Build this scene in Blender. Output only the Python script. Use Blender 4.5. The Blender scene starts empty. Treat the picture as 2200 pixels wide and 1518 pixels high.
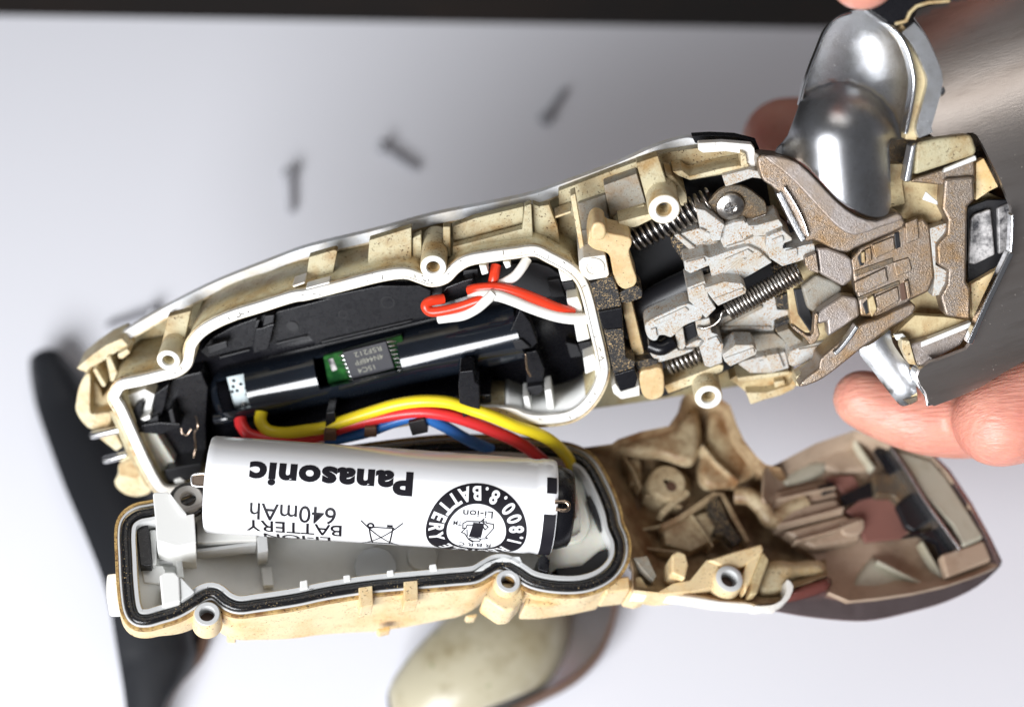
import bpy, bmesh, math, random
from mathutils import Vector, Matrix, noise
from mathutils.geometry import delaunay_2d_cdt
random.seed(7)
rad = math.radians
scene = bpy.context.scene
COL = scene.collection

# ------------------------------------------------------------------ camera
PITCH = rad(28)                      # away from straight down
KPX = 3300.0                         # focal length in photo pixels
CAM = Vector((0.0, 0.0, 0.274))
ROT = Matrix.Rotation(PITCH, 3, 'X')
cam_data = bpy.data.cameras.new('camera')
cam_data.sensor_width = 36.0
cam_data.lens = 36.0 * KPX / 2200.0
cam_data.clip_start = 0.005
cam_data.clip_end = 20.0
cam_data.dof.use_dof = True
cam_data.dof.focus_distance = 0.216
cam_data.dof.aperture_fstop = 9.6
cam = bpy.data.objects.new('camera', cam_data)
COL.objects.link(cam)
cam.location = CAM
cam.rotation_euler = (PITCH, 0, 0)
scene.camera = cam

# ------------------------------------------------------------------ world + lamps
world = bpy.data.worlds.new('World')
scene.world = world
world.use_nodes = True
bg = world.node_tree.nodes['Background']
bg.inputs[0].default_value = (0.86, 0.87, 0.93, 1)
bg.inputs[1].default_value = 0.115

def area(name, loc, target, sx, sy, power, color):
    l = bpy.data.lights.new(name, 'AREA')
    l.shape = 'RECTANGLE'; l.size = sx; l.size_y = sy
    l.energy = power; l.color = color
    o = bpy.data.objects.new(name, l)
    COL.objects.link(o)
    o.location = loc
    d = Vector(target) - Vector(loc)
    o.rotation_euler = d.to_track_quat('-Z', 'Y').to_euler()
    return o

area('window_lamp', (-0.20, -0.29, 0.32), (0.0, 0.11, 0.05), 0.32, 0.26, 5.4, (0.955, 0.97, 1.0))
area('added_top_lamp', (0.10, 0.31, 0.76), (0.05, 0.14, 0.06), 0.42, 0.10, 0.6, (1.0, 0.96, 0.92))  # added overhead lamp, shaped to draw a highlight streak along the head housing

scene.view_settings.view_transform = 'Standard'
scene.view_settings.look = 'None'
scene.view_settings.exposure = 0.0
scene.view_settings.gamma = 1.0
scene.view_settings.use_curve_mapping = False
scene.render.engine = 'CYCLES'
scene.cycles.max_bounces = 8

# ------------------------------------------------------------------ geometry helpers
def W(p):                            # camera millimetres -> world metres
    return CAM + ROT @ (Vector(p) * 0.001)

def zm(x0, y0, s):
    return lambda *pts: [(x0 + a / s, y0 + b / s) for a, b in pts]
Z1 = zm(150, 600, 3.036); Z2 = zm(600, 400, 2.76); Z3 = zm(1200, 280, 2.448)
Z4 = zm(1600, 0, 2.53); Z5 = zm(1650, 450, 2.76); Z6 = zm(1150, 850, 3.036)
Z7 = zm(1600, 850, 2.76); Z8 = zm(200, 1000, 3.667); Z9 = zm(400, 880, 2.444)
Z10 = zm(700, 1100, 3.143)
Y1 = zm(150, 720, 4.218); Y2 = zm(1230, 280, 5.06); Y3 = zm(1430, 380, 5.06)
Y4 = zm(1350, 600, 4.889); Y5 = zm(1700, 400, 3.796); Y6 = zm(1000, 540, 3.994)
X1 = zm(660, 690, 8.434); X2 = zm(860, 960, 5.4225); X3 = zm(1900, 900, 3.793)
X4 = zm(1750, 740, 4.889); X5 = zm(250, 640, 4.681); X6 = zm(500, 380, 4.4)
X7 = zm(900, 380, 5.5); X8 = zm(680, 860, 3.793)

def ray(px, py):
    return Vector(((px - 1100.0) / KPX, (759.0 - py) / KPX, -1.0))

def at_z(px, py, z):                 # point on the pixel's sight line at camera depth z (mm, negative)
    return ray(px, py) * (-z)

def proj(p):                         # camera mm -> picture pixel
    return (1100.0 + KPX * p[0] / -p[2], 759.0 - KPX * p[1] / -p[2])

class Frame:
    def __init__(s, px, py, z, n):
        s.O = at_z(px, py, z); s.n = Vector(n).normalized()
        s.e1 = Vector((1, 0, 0)); s.e1 = (s.e1 - s.n * s.e1.dot(s.n)).normalized()
        s.e2 = s.n.cross(s.e1)
    def at(s, px, py, h=0.0):
        r = ray(px, py)
        t = (s.O.dot(s.n) + h) / r.dot(s.n)
        return r * t

def srgb(r, g, b):
    f = lambda c: ((c / 255 + 0.055) / 1.055) ** 2.4 if c > 10 else c / 255 / 12.92
    return (f(r), f(g), f(b), 1)

def cr(pts, n=6, closed=True):       # Catmull-Rom
    P = [Vector(p) for p in pts]; m = len(P); out = []
    rng = range(m) if closed else range(m - 1)
    for i in rng:
        if closed:
            a, b, c, d = P[i - 1], P[i], P[(i + 1) % m], P[(i + 2) % m]
        else:
            b, c = P[i], P[i + 1]
            a = P[i - 1] if i else b + (b - c)
            d = P[i + 2] if i + 2 < m else c + (c - b)
        for k in range(n):
            t = k / n
            out.append(0.5 * ((2 * b) + (c - a) * t + (2 * a - 5 * b + 4 * c - d) * t * t + (3 * b - a - 3 * c + d) * t ** 3))
    if not closed: out.append(P[-1])
    return [tuple(p) for p in out]

def thing(name, label, cat, base, group=None):
    o = bpy.data.objects.new(name, None); COL.objects.link(o)
    o.empty_display_size = 0.01
    o.location = base; o['label'] = label; o['category'] = cat
    if group: o['group'] = group
    o['_base'] = 1
    return o

def root_of(p):
    while p.parent: p = p.parent
    return p

def link(name, verts, faces, mat, parent, bev=0.0, smooth=True, sharp=None, seg=2, kind=None):
    """verts in camera mm; linked as ONE mesh object under parent"""
    me = bpy.data.meshes.new(name)
    base = Vector(root_of(parent).location) if parent else Vector((0, 0, 0))
    me.from_pydata([W(v) - base for v in verts], [], faces)
    me.update()
    bm = bmesh.new(); bm.from_mesh(me)
    bmesh.ops.recalc_face_normals(bm, faces=bm.faces)
    bm.to_mesh(me); bm.free()
    me.materials.append(mat)
    if smooth:
        me.shade_smooth()
        if sharp: me.set_sharp_from_angle(angle=rad(sharp))
    else:
        me.shade_flat()
    o = bpy.data.objects.new(name, me); COL.objects.link(o)
    if parent: o.parent = parent
    if bev:
        m = o.modifiers.new('bevel', 'BEVEL')
        m.width = bev * 0.001; m.segments = seg; m.limit_method = 'ANGLE'; m.angle_limit = rad(32)
        m.harden_normals = True
    if kind: o['kind'] = kind
    return o

def area2(p):
    return sum(p[i - 1][0] * p[i][1] - p[i][0] * p[i - 1][1] for i in range(len(p))) / 2

def prism(name, parent, F, pts, h, d, mat, bev=0.15, taper=0.0, **kw):
    """outline traced at height h, extruded d mm straight into the frame"""
    top = [F.at(x, y, h) for x, y in pts]; n = len(top)
    c = sum(top, Vector()) / n
    bot = [p - F.n * d + (p - c).normalized() * taper for p in top]
    faces = [list(range(n)), list(range(2 * n - 1, n - 1, -1))]
    faces += [[i, (i + 1) % n, n + (i + 1) % n, n + i] for i in range(n)]
    return link(name, top + bot, faces, mat, parent, bev=bev, **kw)

def inside(p, poly):
    x, y = p; r = False; j = len(poly) - 1
    for i in range(len(poly)):
        xi, yi = poly[i][0], poly[i][1]; xj, yj = poly[j][0], poly[j][1]
        if (yi > y) != (yj > y) and x < (xj - xi) * (y - yi) / (yj - yi) + xi: r = not r
        j = i
    return r

def dseg(p, a, b):
    ax, ay = a; bx, by = b; px, py = p
    dx, dy = bx - ax, by - ay; L = dx * dx + dy * dy
    t = 0 if L == 0 else max(0, min(1, ((px - ax) * dx + (py - ay) * dy) / L))
    return math.hypot(px - ax - t * dx, py - ay - t * dy), t

def resample(poly, step):
    out = []
    for i in range(len(poly)):
        a, b = poly[i], poly[(i + 1) % len(poly)]
        m = max(1, int(math.hypot(b[0] - a[0], b[1] - a[1]) / step))
        out += [(a[0] + (b[0] - a[0]) * k / m, a[1] + (b[1] - a[1]) * k / m) for k in range(m)]
    return out

def patch(name, parent, F, outline, h, hf, d, mat, step=12, holes=(), bev=0.0, back=None, sharp=50, **kw):
    """outline traced in the picture, filled with a fine net whose height follows hf; d mm thick"""
    loops = [resample(outline, step)] + [resample(x, step) for x in holes]
    V = []; E = []; spans = []
    for lp in loops:
        s = len(V); V += [Vector(p) for p in lp]
        E += [(s + i, s + (i + 1) % len(lp)) for i in range(len(lp))]; spans.append((s, len(lp)))
    if hf:
        xs = [p[0] for p in outline]; ys = [p[1] for p in outline]
        y = min(ys); row = 0
        while y < max(ys):
            x = min(xs) + (row % 2) * step / 2
            while x < max(xs):
                q = (x, y)
                if inside(q, outline) and not any(inside(q, hh) for hh in holes):
                    if min(min(dseg(q, lp[i - 1], lp[i])[0] for i in range(len(lp))) for lp in loops) > step * 0.45:
                        V.append(Vector(q))
                x += step
            y += step * 0.87; row += 1
    vo, eo, fo, _, _, _ = delaunay_2d_cdt(V, E, [], 0, 1e-4)
    tris = []
    for f in fo:
        c = (sum(vo[i].x for i in f) / len(f), sum(vo[i].y for i in f) / len(f))
        if inside(c, outline) and not any(inside(c, hh) for hh in holes): tris.append(list(f))
    top = [F.at(v.x, v.y, h + (hf(v.x, v.y) if hf else 0)) for v in vo]
    n = len(top)
    if back is not None:
        bot = [F.at(v.x, v.y, back) for v in vo]
    else:
        bot = [p - F.n * d for p in top]
    cnt = {}
    for f in tris:
        for i in range(len(f)):
            e = (f[i], f[(i + 1) % len(f)]); cnt[e] = 1
    faces = [f for f in tris] + [[n + i for i in reversed(f)] for f in tris]
    for (a, b) in cnt:
        if (b, a) not in cnt: faces.append([b, a, n + a, n + b])
    return link(name, top + bot, faces, mat, parent, bev=bev, sharp=None if bev else sharp, **kw)

def ring(name, parent, F, path, wpx, h, d, mat, bev=0.25, **kw):
    """closed wall of even width that follows a path"""
    P = [F.at(x, y, h) for x, y in path]; n = len(P); hw = wpx / 15.0 / 2
    vi, vo = [], []
    for i in range(n):
        t = (P[(i + 1) % n] - P[i - 1]).normalized(); s = F.n.cross(t)
        vi.append(P[i] - s * hw); vo.append(P[i] + s * hw)
    D = [d(x) if callable(d) else d for x, y in path]
    V = vi + vo + [p - F.n * k for p, k in zip(vi, D)] + [p - F.n * k for p, k in zip(vo, D)]
    faces = []
    for i in range(n):
        j = (i + 1) % n
        faces += [[i, j, n + j, n + i], [2 * n + i, 3 * n + i, 3 * n + j, 2 * n + j], [i, 2 * n + i, 2 * n + j, j], [n + i, n + j, 3 * n + j, 3 * n + i]]
    return link(name, V, faces, mat, parent, bev=bev, **kw)

def strip(name, parent, F, path, wpx, h, d, mat, bev=0.2, **kw):
    """open wall of even width"""
    P = [F.at(x, y, h) for x, y in path]; n = len(P); hw = wpx / 15.0 / 2; a, b = [], []
    for i in range(n):
        t = (P[min(i + 1, n - 1)] - P[max(i - 1, 0)]).normalized(); s = F.n.cross(t)
        a.append(P[i] - s * hw); b.append(P[i] + s * hw)
    V = a + b + [p - F.n * d for p in a] + [p - F.n * d for p in b]
    faces = [[0, n, 3 * n, 2 * n], [n - 1, 3 * n - 1, 4 * n - 1, 2 * n - 1]]
    for i in range(n - 1):
        j = i + 1
        faces += [[i, j, n + j, n + i], [2 * n + i, 3 * n + i, 3 * n + j, 2 * n + j], [i, 2 * n + i, 2 * n + j, j], [n + i, n + j, 3 * n + j, 3 * n + i]]
    return link(name, V, faces, mat, parent, bev=bev, **kw)

def sweep(P, r, seg=12, up=None, flat=1.0):
    P = [Vector(p) for p in P]; n = len(P); V = []; faces = []
    R = r if isinstance(r, (list, tuple)) else [r] * n
    t0 = (P[1] - P[0]).normalized()
    u = Vector(up) if up else Vector((0, 0, 1))
    u = (u - t0 * u.dot(t0))
    if u.length < 1e-3: u = t0.orthogonal()
    u.normalize()
    for i in range(n):
        t = (P[min(i + 1, n - 1)] - P[max(i - 1, 0)]).normalized()
        u = (u - t * u.dot(t)).normalized(); w = t.cross(u)
        for k in range(seg):
            a = 2 * math.pi * k / seg
            V.append(P[i] + (u * math.cos(a) * flat + w * math.sin(a)) * R[i])
    for i in range(n - 1):
        for k in range(seg):
            k2 = (k + 1) % seg
            faces.append([i * seg + k, i * seg + k2, (i + 1) * seg + k2, (i + 1) * seg + k])
    faces += [list(range(seg)), [(n - 1) * seg + k for k in range(seg)]]
    return V, faces

def tube(name, parent, P, r, mat, seg=12, n=8, **kw):
    Q = cr(P, n, closed=False) if n else P
    V, f = sweep(Q, r, seg)
    return link(name, V, f, mat, parent, sharp=60, **kw)

def tube_px(name, parent, F, pts, r, mat, **kw):     # pts: (px, py, h)
    return tube(name, parent, [F.at(x, y, h) for x, y, h in pts], r, mat, **kw)

def lathe(name, parent, A, axis, prof, mat, seg=32, cap=True, **kw):
    """prof: (radius, distance along axis)"""
    ax = Vector(axis).normalized(); u = ax.orthogonal().normalized(); w = ax.cross(u); V = []; faces = []
    for r, t in prof:
        for k in range(seg):
            a = 2 * math.pi * k / seg
            V.append(Vector(A) + ax * t + (u * math.cos(a) + w * math.sin(a)) * r)
    for i in range(len(prof) - 1):
        for k in range(seg):
            k2 = (k + 1) % seg
            faces.append([i * seg + k, i * seg + k2, (i + 1) * seg + k2, (i + 1) * seg + k])
    if cap: faces += [list(range(seg)), [(len(prof) - 1) * seg + k for k in range(seg)]]
    return link(name, V, faces, mat, parent, sharp=40, **kw)

def boss(name, parent, F, px, py, h, rpx, depth, mat, hole=0.5, tmat=None, flare=0.0):
    """round screw post with a threaded hole"""
    A = F.at(px, py, h); r = rpx / 15.0; q = r * hole
    b = 0.18
    prof = [(r + flare, -depth), (r, -b), (r - b * .3, -b * .3), (r - b, 0), (q + 0.25, 0), (q + 0.08, -0.08), (q, -0.3)]
    k = -0.5
    while k > -4:
        prof += [(q * 0.98, k), (q * 0.84, k - 0.28), (q * 0.98, k - 0.56)]; k -= 0.62
    o = lathe(name, parent, A, F.n, prof, mat, cap=False)
    c = lathe('screw_hole', o, A - F.n * 1.2, F.n, [(q * 1.02, -2.2), (q * 0.9, -2.0), (q * .2, -1.9)], tmat or M['hole'], seg=20)
    return o

def helix(name, parent, A, B, R, r, turns, mat, seg=8, per=20, lead=0):
    A = Vector(A); B = Vector(B); ax = (B - A).normalized(); u = ax.orthogonal().normalized(); w = ax.cross(u)
    n = int(turns * per); P = []
    for i in range(n + 1):
        a = 2 * math.pi * i / per
        P.append(A + (B - A) * (i / n) + (u * math.cos(a) + w * math.sin(a)) * R)
    V, f = sweep(P, r, seg)
    return link(name, V, f, mat, parent, sharp=60)

def tag(o, label=None, cat=None, group=None, kind=None):
    if label: o['label'] = label
    if cat: o['category'] = cat
    if group: o['group'] = group
    if kind: o['kind'] = kind
    return o
# ------------------------------------------------------------------ materials
M = {}
def mat(name, base, rough=0.5, metal=0.0, stain=None, amt=0.0, scale=0.35, speck=None, specks=0.0, sscale=6.0,
        bump=0.0, bscale=4.0, sss=0.0, coat=0.0, spec=0.5, streak=None, sheen=0.0, rvar=0.0, trans=0.0, speck_rough=0.9, lo=0.45, edge=None, eamt=0.5, srot=0.0):
    m = bpy.data.materials.new(name); m.use_nodes = True; M[name] = m
    nt = m.node_tree; N = nt.nodes; L = nt.links; b = N['Principled BSDF']
    b.inputs['Base Color'].default_value = base if len(base) == 4 else (*base, 1)
    b.inputs['Roughness'].default_value = rough; b.inputs['Metallic'].default_value = metal
    b.inputs['Specular IOR Level'].default_value = spec
    b.inputs['Coat Weight'].default_value = coat; b.inputs['Coat Roughness'].default_value = 0.08
    if trans: b.inputs['Transmission Weight'].default_value = trans
    if sss:
        b.inputs['Subsurface Weight'].default_value = sss
        b.inputs['Subsurface Radius'].default_value = (1.0, 0.45, 0.22)
        b.inputs['Subsurface Scale'].default_value = 0.002
    tc = N.new('ShaderNodeTexCoord'); mp = N.new('ShaderNodeMapping')
    mp.inputs['Scale'].default_value = (1000, 1000, 1000)
    if streak: mp.inputs['Scale'].default_value = tuple(1000 * s for s in streak)
    if srot:
        mr = N.new('ShaderNodeMapping'); mr.inputs['Rotation'].default_value = (0, 0, -srot)
        L.new(tc.outputs['Object'], mr.inputs['Vector']); L.new(mr.outputs[0], mp.inputs['Vector'])
    else:
        L.new(tc.outputs['Object'], mp.inputs['Vector'])
    mp0 = N.new('ShaderNodeMapping'); mp0.inputs['Scale'].default_value = (1000, 1000, 1000)
    L.new(tc.outputs['Object'], mp0.inputs['Vector'])
    col = None; rsock = None
    def nz(s, det=4, ro=0.6, vec=mp):
        t = N.new('ShaderNodeTexNoise'); t.inputs['Scale'].default_value = s
        t.inputs['Detail'].default_value = det; t.inputs['Roughness'].default_value = ro
        L.new(vec.outputs[0], t.inputs['Vector']); return t.outputs['Fac']
    def ramp(sock, a, c):
        r = N.new('ShaderNodeMapRange'); r.inputs['From Min'].default_value = a; r.inputs['From Max'].default_value = c
        L.new(sock, r.inputs['Value']); return r.outputs[0]
    def mix(fac, a, c, k=1.0):
        x = N.new('ShaderNodeMix'); x.data_type = 'RGBA'
        if k != 1.0:
            mu = N.new('ShaderNodeMath'); mu.operation = 'MULTIPLY'; mu.inputs[1].default_value = k
            L.new(fac, mu.inputs[0]); fac = mu.outputs[0]
        L.new(fac, x.inputs[0])
        for s, v in ((6, a), (7, c)):
            if isinstance(v, bpy.types.NodeSocket): L.new(v, x.inputs[s])
            else: x.inputs[s].default_value = v if len(v) == 4 else (*v, 1)
        return x.outputs[2]
    cur = base
    if stain:
        f = ramp(nz(scale, 6, 0.62), lo, lo + 0.22)
        cur = mix(f, cur, stain, amt)
        f2 = ramp(nz(scale * 4.3, 5, 0.7), lo + .06, lo + 0.24)
        cur = mix(f2, cur, tuple(c * 0.72 for c in stain[:3]), amt * 0.55)
    if edge:
        g = N.new('ShaderNodeNewGeometry')
        e = ramp(g.outputs['Pointiness'], 0.52, 0.66)
        e2 = ramp(nz(scale * 2.5, 5, 0.75), 0.40, 0.66)
        mu = N.new('ShaderNodeMath'); mu.operation = 'MULTIPLY'
        L.new(e, mu.inputs[0]); L.new(e2, mu.inputs[1])
        cur = mix(mu.outputs[0], cur, edge, eamt)
    if speck:
        fs = ramp(nz(sscale, 2, 0.55, mp0), 0.72 - specks, 0.76 - specks)
        fm = ramp(nz(scale * 2.1, 3, 0.6), 0.36, 0.6)
        mu = N.new('ShaderNodeMath'); mu.operation = 'MULTIPLY'
        L.new(fs, mu.inputs[0]); L.new(fm, mu.inputs[1])
        cur = mix(mu.outputs[0], cur, speck, 0.92)
        rr = N.new('ShaderNodeMapRange'); rr.inputs['To Min'].default_value = rough; rr.inputs['To Max'].default_value = speck_rough
        L.new(mu.outputs[0], rr.inputs['Value']); rsock = rr.outputs[0]
    if isinstance(cur, bpy.types.NodeSocket): L.new(cur, b.inputs['Base Color'])
    if rvar and not rsock:
        rr = N.new('ShaderNodeMapRange'); rr.inputs['To Min'].default_value = rough - rvar; rr.inputs['To Max'].default_value = rough + rvar
        L.new(nz(1.3, 5, 0.65), rr.inputs['Value']); rsock = rr.outputs[0]
    if rsock: L.new(rsock, b.inputs['Roughness'])
    if bump:
        bp = N.new('ShaderNodeBump'); bp.inputs['Strength'].default_value = bump; bp.inputs['Distance'].default_value = 0.0002
        L.new(nz(bscale, 4, 0.6), bp.inputs['Height']); L.new(bp.outputs[0], b.inputs['Normal'])
    return m

OCH = (0.34, 0.17, 0.045); BRN = (0.05, 0.025, 0.012); TAN = (0.42, 0.28, 0.13)
mat('paper', (0.79, 0.795, 0.84), 0.85, bump=0.05, bscale=3)
mat('dark_table', (0.016, 0.013, 0.012), 0.5, stain=(0.03, 0.02, 0.015), amt=0.7, scale=0.02)
mat('white', (0.78, 0.765, 0.72), 0.38, stain=(0.62, 0.44, 0.2), amt=0.35, scale=0.12, speck=BRN, specks=0.0, sscale=2.6, bump=0.06, sss=0.0)
mat('rimwhite', (0.82, 0.81, 0.77), 0.36, stain=(0.68, 0.52, 0.27), amt=0.45, scale=0.14, speck=BRN, specks=0.05, sscale=2.2, bump=0.08, lo=0.5, edge=(0.58, 0.37, 0.12))
mat('cleanwhite', (0.80, 0.80, 0.77), 0.4)
mat('cream', (0.62, 0.55, 0.365), 0.46, stain=(0.42, 0.225, 0.05), amt=0.8, scale=0.2, speck=BRN, specks=0.10, sscale=3.2, bump=0.3, edge=(0.50, 0.29, 0.07), eamt=0.75, lo=0.47)
mat('khaki', (0.45, 0.405, 0.26), 0.48, stain=(0.28, 0.15, 0.035), amt=0.85, scale=0.2, speck=BRN, specks=0.105, sscale=3.2, bump=0.35, edge=(0.52, 0.37, 0.14), lo=0.46)
mat('silver_edge', (0.76, 0.78, 0.80), 0.36, stain=(0.56, 0.42, 0.20), amt=0.45, scale=0.14, bump=0.35, bscale=3, speck=BRN, specks=0.02, sscale=2.5)
mat('mech', (0.50, 0.52, 0.515), 0.40, stain=(0.44, 0.36, 0.23), amt=0.6, scale=0.33, speck=(0.36, 0.19, 0.065), specks=0.185, sscale=4.4, bump=0.5, bscale=5, edge=(0.48, 0.28, 0.11), eamt=0.7, lo=0.47)
mat('mech_dark', (0.27, 0.26, 0.225), 0.5, stain=(0.24, 0.14, 0.06), amt=0.75, scale=0.25, speck=(0.15, 0.08, 0.03), specks=0.1, sscale=3.4, bump=0.4, edge=(0.45, 0.32, 0.16))
mat('amber', (0.66, 0.50, 0.28), 0.38, sss=0.25, stain=(0.48, 0.29, 0.11), amt=0.55, scale=0.3, speck=BRN, specks=0.05, sscale=3, bump=0.2, edge=(0.5, 0.3, 0.12))
mat('black', (0.006, 0.006, 0.008), 0.28, rvar=0.08, bump=0.04, spec=0.4)
mat('black_soft', (0.009, 0.009, 0.011), 0.42, bump=0.08, spec=0.4)
mat('tube', (0.006, 0.008, 0.012), 0.13, coat=0.7, stain=(0.012, 0.017, 0.026), amt=0.6, scale=0.05)
mat('rubber', (0.012, 0.011, 0.011), 0.45, speck=(0.46, 0.32, 0.16), specks=0.17, sscale=4.6, scale=0.3, bump=0.5, bscale=5)
mat('gasket', (0.007, 0.007, 0.008), 0.24, speck=(0.45, 0.32, 0.15), specks=0.075, sscale=4.6, scale=0.09, bump=0.2)
mat('hole', (0.16, 0.16, 0.17), 0.35)
mat('hole_dark', (0.10, 0.05, 0.03), 0.6)
mat('steel', (0.62, 0.60, 0.57), 0.28, metal=1.0, stain=(0.16, 0.10, 0.06), amt=0.75, scale=0.5, bump=0.1)
mat('steel_clean', (0.75, 0.75, 0.75), 0.2, metal=1.0)
mat('gold_steel', (0.55, 0.42, 0.32), 0.15, metal=1.0)
mat('plate', (0.10, 0.085, 0.065), 0.45, metal=0.5, stain=(0.20, 0.12, 0.055), amt=0.8, scale=0.5, speck=(0.40, 0.28, 0.14), specks=0.10, sscale=4, bump=0.5, edge=(0.35, 0.25, 0.15))
mat('bronze', (0.26, 0.215, 0.18), 0.33, metal=0.7, stain=(0.26, 0.145, 0.05), amt=0.75, scale=0.28, speck=(0.46, 0.30, 0.14), specks=0.12, sscale=4.0, bump=0.4, bscale=5, edge=(0.45, 0.36, 0.25))
mat('bronze_clean', (0.34, 0.30, 0.28), 0.36, metal=0.5, stain=(0.24, 0.16, 0.09), amt=0.65, scale=0.2, speck=(0.12, 0.07, 0.04), specks=0.07, sscale=4, bump=0.3, edge=(0.5, 0.4, 0.28))
mat('silver', (0.60, 0.61, 0.63), 0.31, metal=1.0, stain=(0.42, 0.41, 0.39), amt=0.6, scale=0.2, speck=(0.85, 0.85, 0.85), specks=0.04, sscale=4.2, bump=0.18, bscale=6, speck_rough=0.5)
mat('silver_brown', (0.50, 0.455, 0.425), 0.31, metal=0.92, stain=(0.34, 0.28, 0.24), amt=0.6, scale=0.10, speck=(0.75, 0.7, 0.62), specks=0.0, sscale=3.4, bump=0.08, streak=(0.15, 0.9, 0.9), srot=0.36, lo=0.44)
mat('chrome', (0.85, 0.86, 0.88), 0.14, metal=1.0)
mat('stain_cream', (0.56, 0.46, 0.26), 0.4, stain=(0.30, 0.145, 0.04), amt=0.8, scale=0.28, speck=BRN, specks=0.05, sscale=3, bump=0.2, edge=(0.34, 0.17, 0.05))
mat('yellowed', (0.80, 0.635, 0.375), 0.42, stain=(0.66, 0.40, 0.13), amt=0.75, scale=0.14, speck=(0.10, 0.04, 0.012), specks=0.1, sscale=3.0, bump=0.2, sss=0.1, edge=(0.42, 0.20, 0.05), eamt=0.6, lo=0.49)
mat('inner_grey', (0.74, 0.75, 0.735), 0.34, stain=(0.68, 0.68, 0.64), amt=0.3, scale=0.08, bump=0.05)
mat('lip_grey', (0.55, 0.555, 0.55), 0.35)
mat('shell_brown', (0.46, 0.345, 0.205), 0.45, stain=(0.15, 0.06, 0.018), amt=0.9, scale=0.12, speck=(0.04, 0.02, 0.01), specks=0.06, sscale=2.5, bump=0.3, lo=0.40)
mat('neck_tan', (0.56, 0.46, 0.29), 0.42, stain=(0.20, 0.085, 0.025), amt=0.9, scale=0.15, speck=(0.05, 0.025, 0.01), specks=0.06, sscale=2.5, bump=0.3, lo=0.43, edge=(0.36, 0.17, 0.05))
mat('shell_tan', (0.44, 0.335, 0.245), 0.42, stain=(0.30, 0.19, 0.115), amt=0.75, scale=0.08, speck=(0.1, 0.05, 0.03), specks=0.02, sscale=2.5, bump=0.15, lo=0.46)
mat('shell_deep', (0.14, 0.085, 0.05), 0.5, stain=(0.07, 0.032, 0.014), amt=0.8, scale=0.1, bump=0.2)
mat('outer_dark', (0.36, 0.28, 0.28), 0.22, metal=0.85, stain=(0.26, 0.19, 0.18), amt=0.5, scale=0.08)
mat('maroon', (0.17, 0.055, 0.045), 0.25, metal=0.2)
mat('milky', (0.72, 0.70, 0.62), 0.3, sss=0.35, stain=(0.6, 0.57, 0.48), amt=0.4, scale=0.1)
mat('batt', (0.86, 0.865, 0.88), 0.20, coat=0.3, bump=0.05, bscale=0.5, rvar=0.05)
mat('ink', (0.010, 0.009, 0.013), 0.5, spec=0.2)
mat('wire_yellow', (0.85, 0.66, 0.02), 0.32, bump=0.03)
mat('wire_red', (0.70, 0.03, 0.035), 0.32)
mat('wire_scarlet', (0.72, 0.045, 0.015), 0.3)
mat('wire_blue', (0.03, 0.17, 0.55), 0.32)
mat('wire_white', (0.82, 0.81, 0.77), 0.35)
mat('pcb', (0.008, 0.045, 0.013), 0.3, stain=(0.03, 0.15, 0.03), amt=0.8, scale=0.5)
mat('chip', (0.03, 0.03, 0.036), 0.45)
mat('chip_text', (0.22, 0.22, 0.18), 0.5)
mat('label_print', (0.55, 0.53, 0.52), 0.4, stain=(0.015, 0.015, 0.02), amt=1.0, scale=0.35, lo=0.42)
mat('grip_rubber', (0.014, 0.015, 0.018), 0.42)
mat('brown_soft', (0.13, 0.07, 0.045), 0.6)
mat('panel_cream', (0.47, 0.43, 0.31), 0.3, stain=(0.30, 0.24, 0.12), amt=0.8, scale=0.05, speck=(0.10, 0.16, 0.04), specks=0.03, sscale=0.3)
mat('panel_silver', (0.55, 0.56, 0.62), 0.25, metal=0.9)
mat('grime', (0.52, 0.34, 0.12), 0.6, stain=(0.20, 0.085, 0.02), amt=0.95, scale=0.5, speck=(0.05, 0.02, 0.008), specks=0.14, sscale=3.0, bump=0.6, lo=0.44)
mat('grime_pale', (0.74, 0.63, 0.42), 0.5, stain=(0.42, 0.22, 0.06), amt=0.95, scale=0.3, speck=(0.06, 0.025, 0.01), specks=0.12, sscale=3.0, bump=0.5, lo=0.47)
def skin():
    m = mat('skin', (0.74, 0.36, 0.27), 0.40, stain=(0.66, 0.21, 0.16), amt=0.6, scale=0.07, sss=0.4)
    nt = m.node_tree; N = nt.nodes; L = nt.links; b = N['Principled BSDF']
    tc = N.new('ShaderNodeTexCoord'); mp = N.new('ShaderNodeMapping'); mp.inputs['Scale'].default_value = (300, 2600, 1600)
    mp.inputs['Rotation'].default_value = (0, 0, rad(20))
    L.new(tc.outputs['Object'], mp.inputs[0])
    t = N.new('ShaderNodeTexNoise'); t.inputs['Scale'].default_value = 0.8; t.inputs['Detail'].default_value = 5
    L.new(mp.outputs[0], t.inputs['Vector'])
    bp = N.new('ShaderNodeBump'); bp.inputs['Strength'].default_value = 0.5; bp.inputs['Distance'].default_value = 0.0005
    L.new(t.outputs['Fac'], bp.inputs['Height']); L.new(bp.outputs[0], b.inputs['Normal'])
skin()
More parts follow.
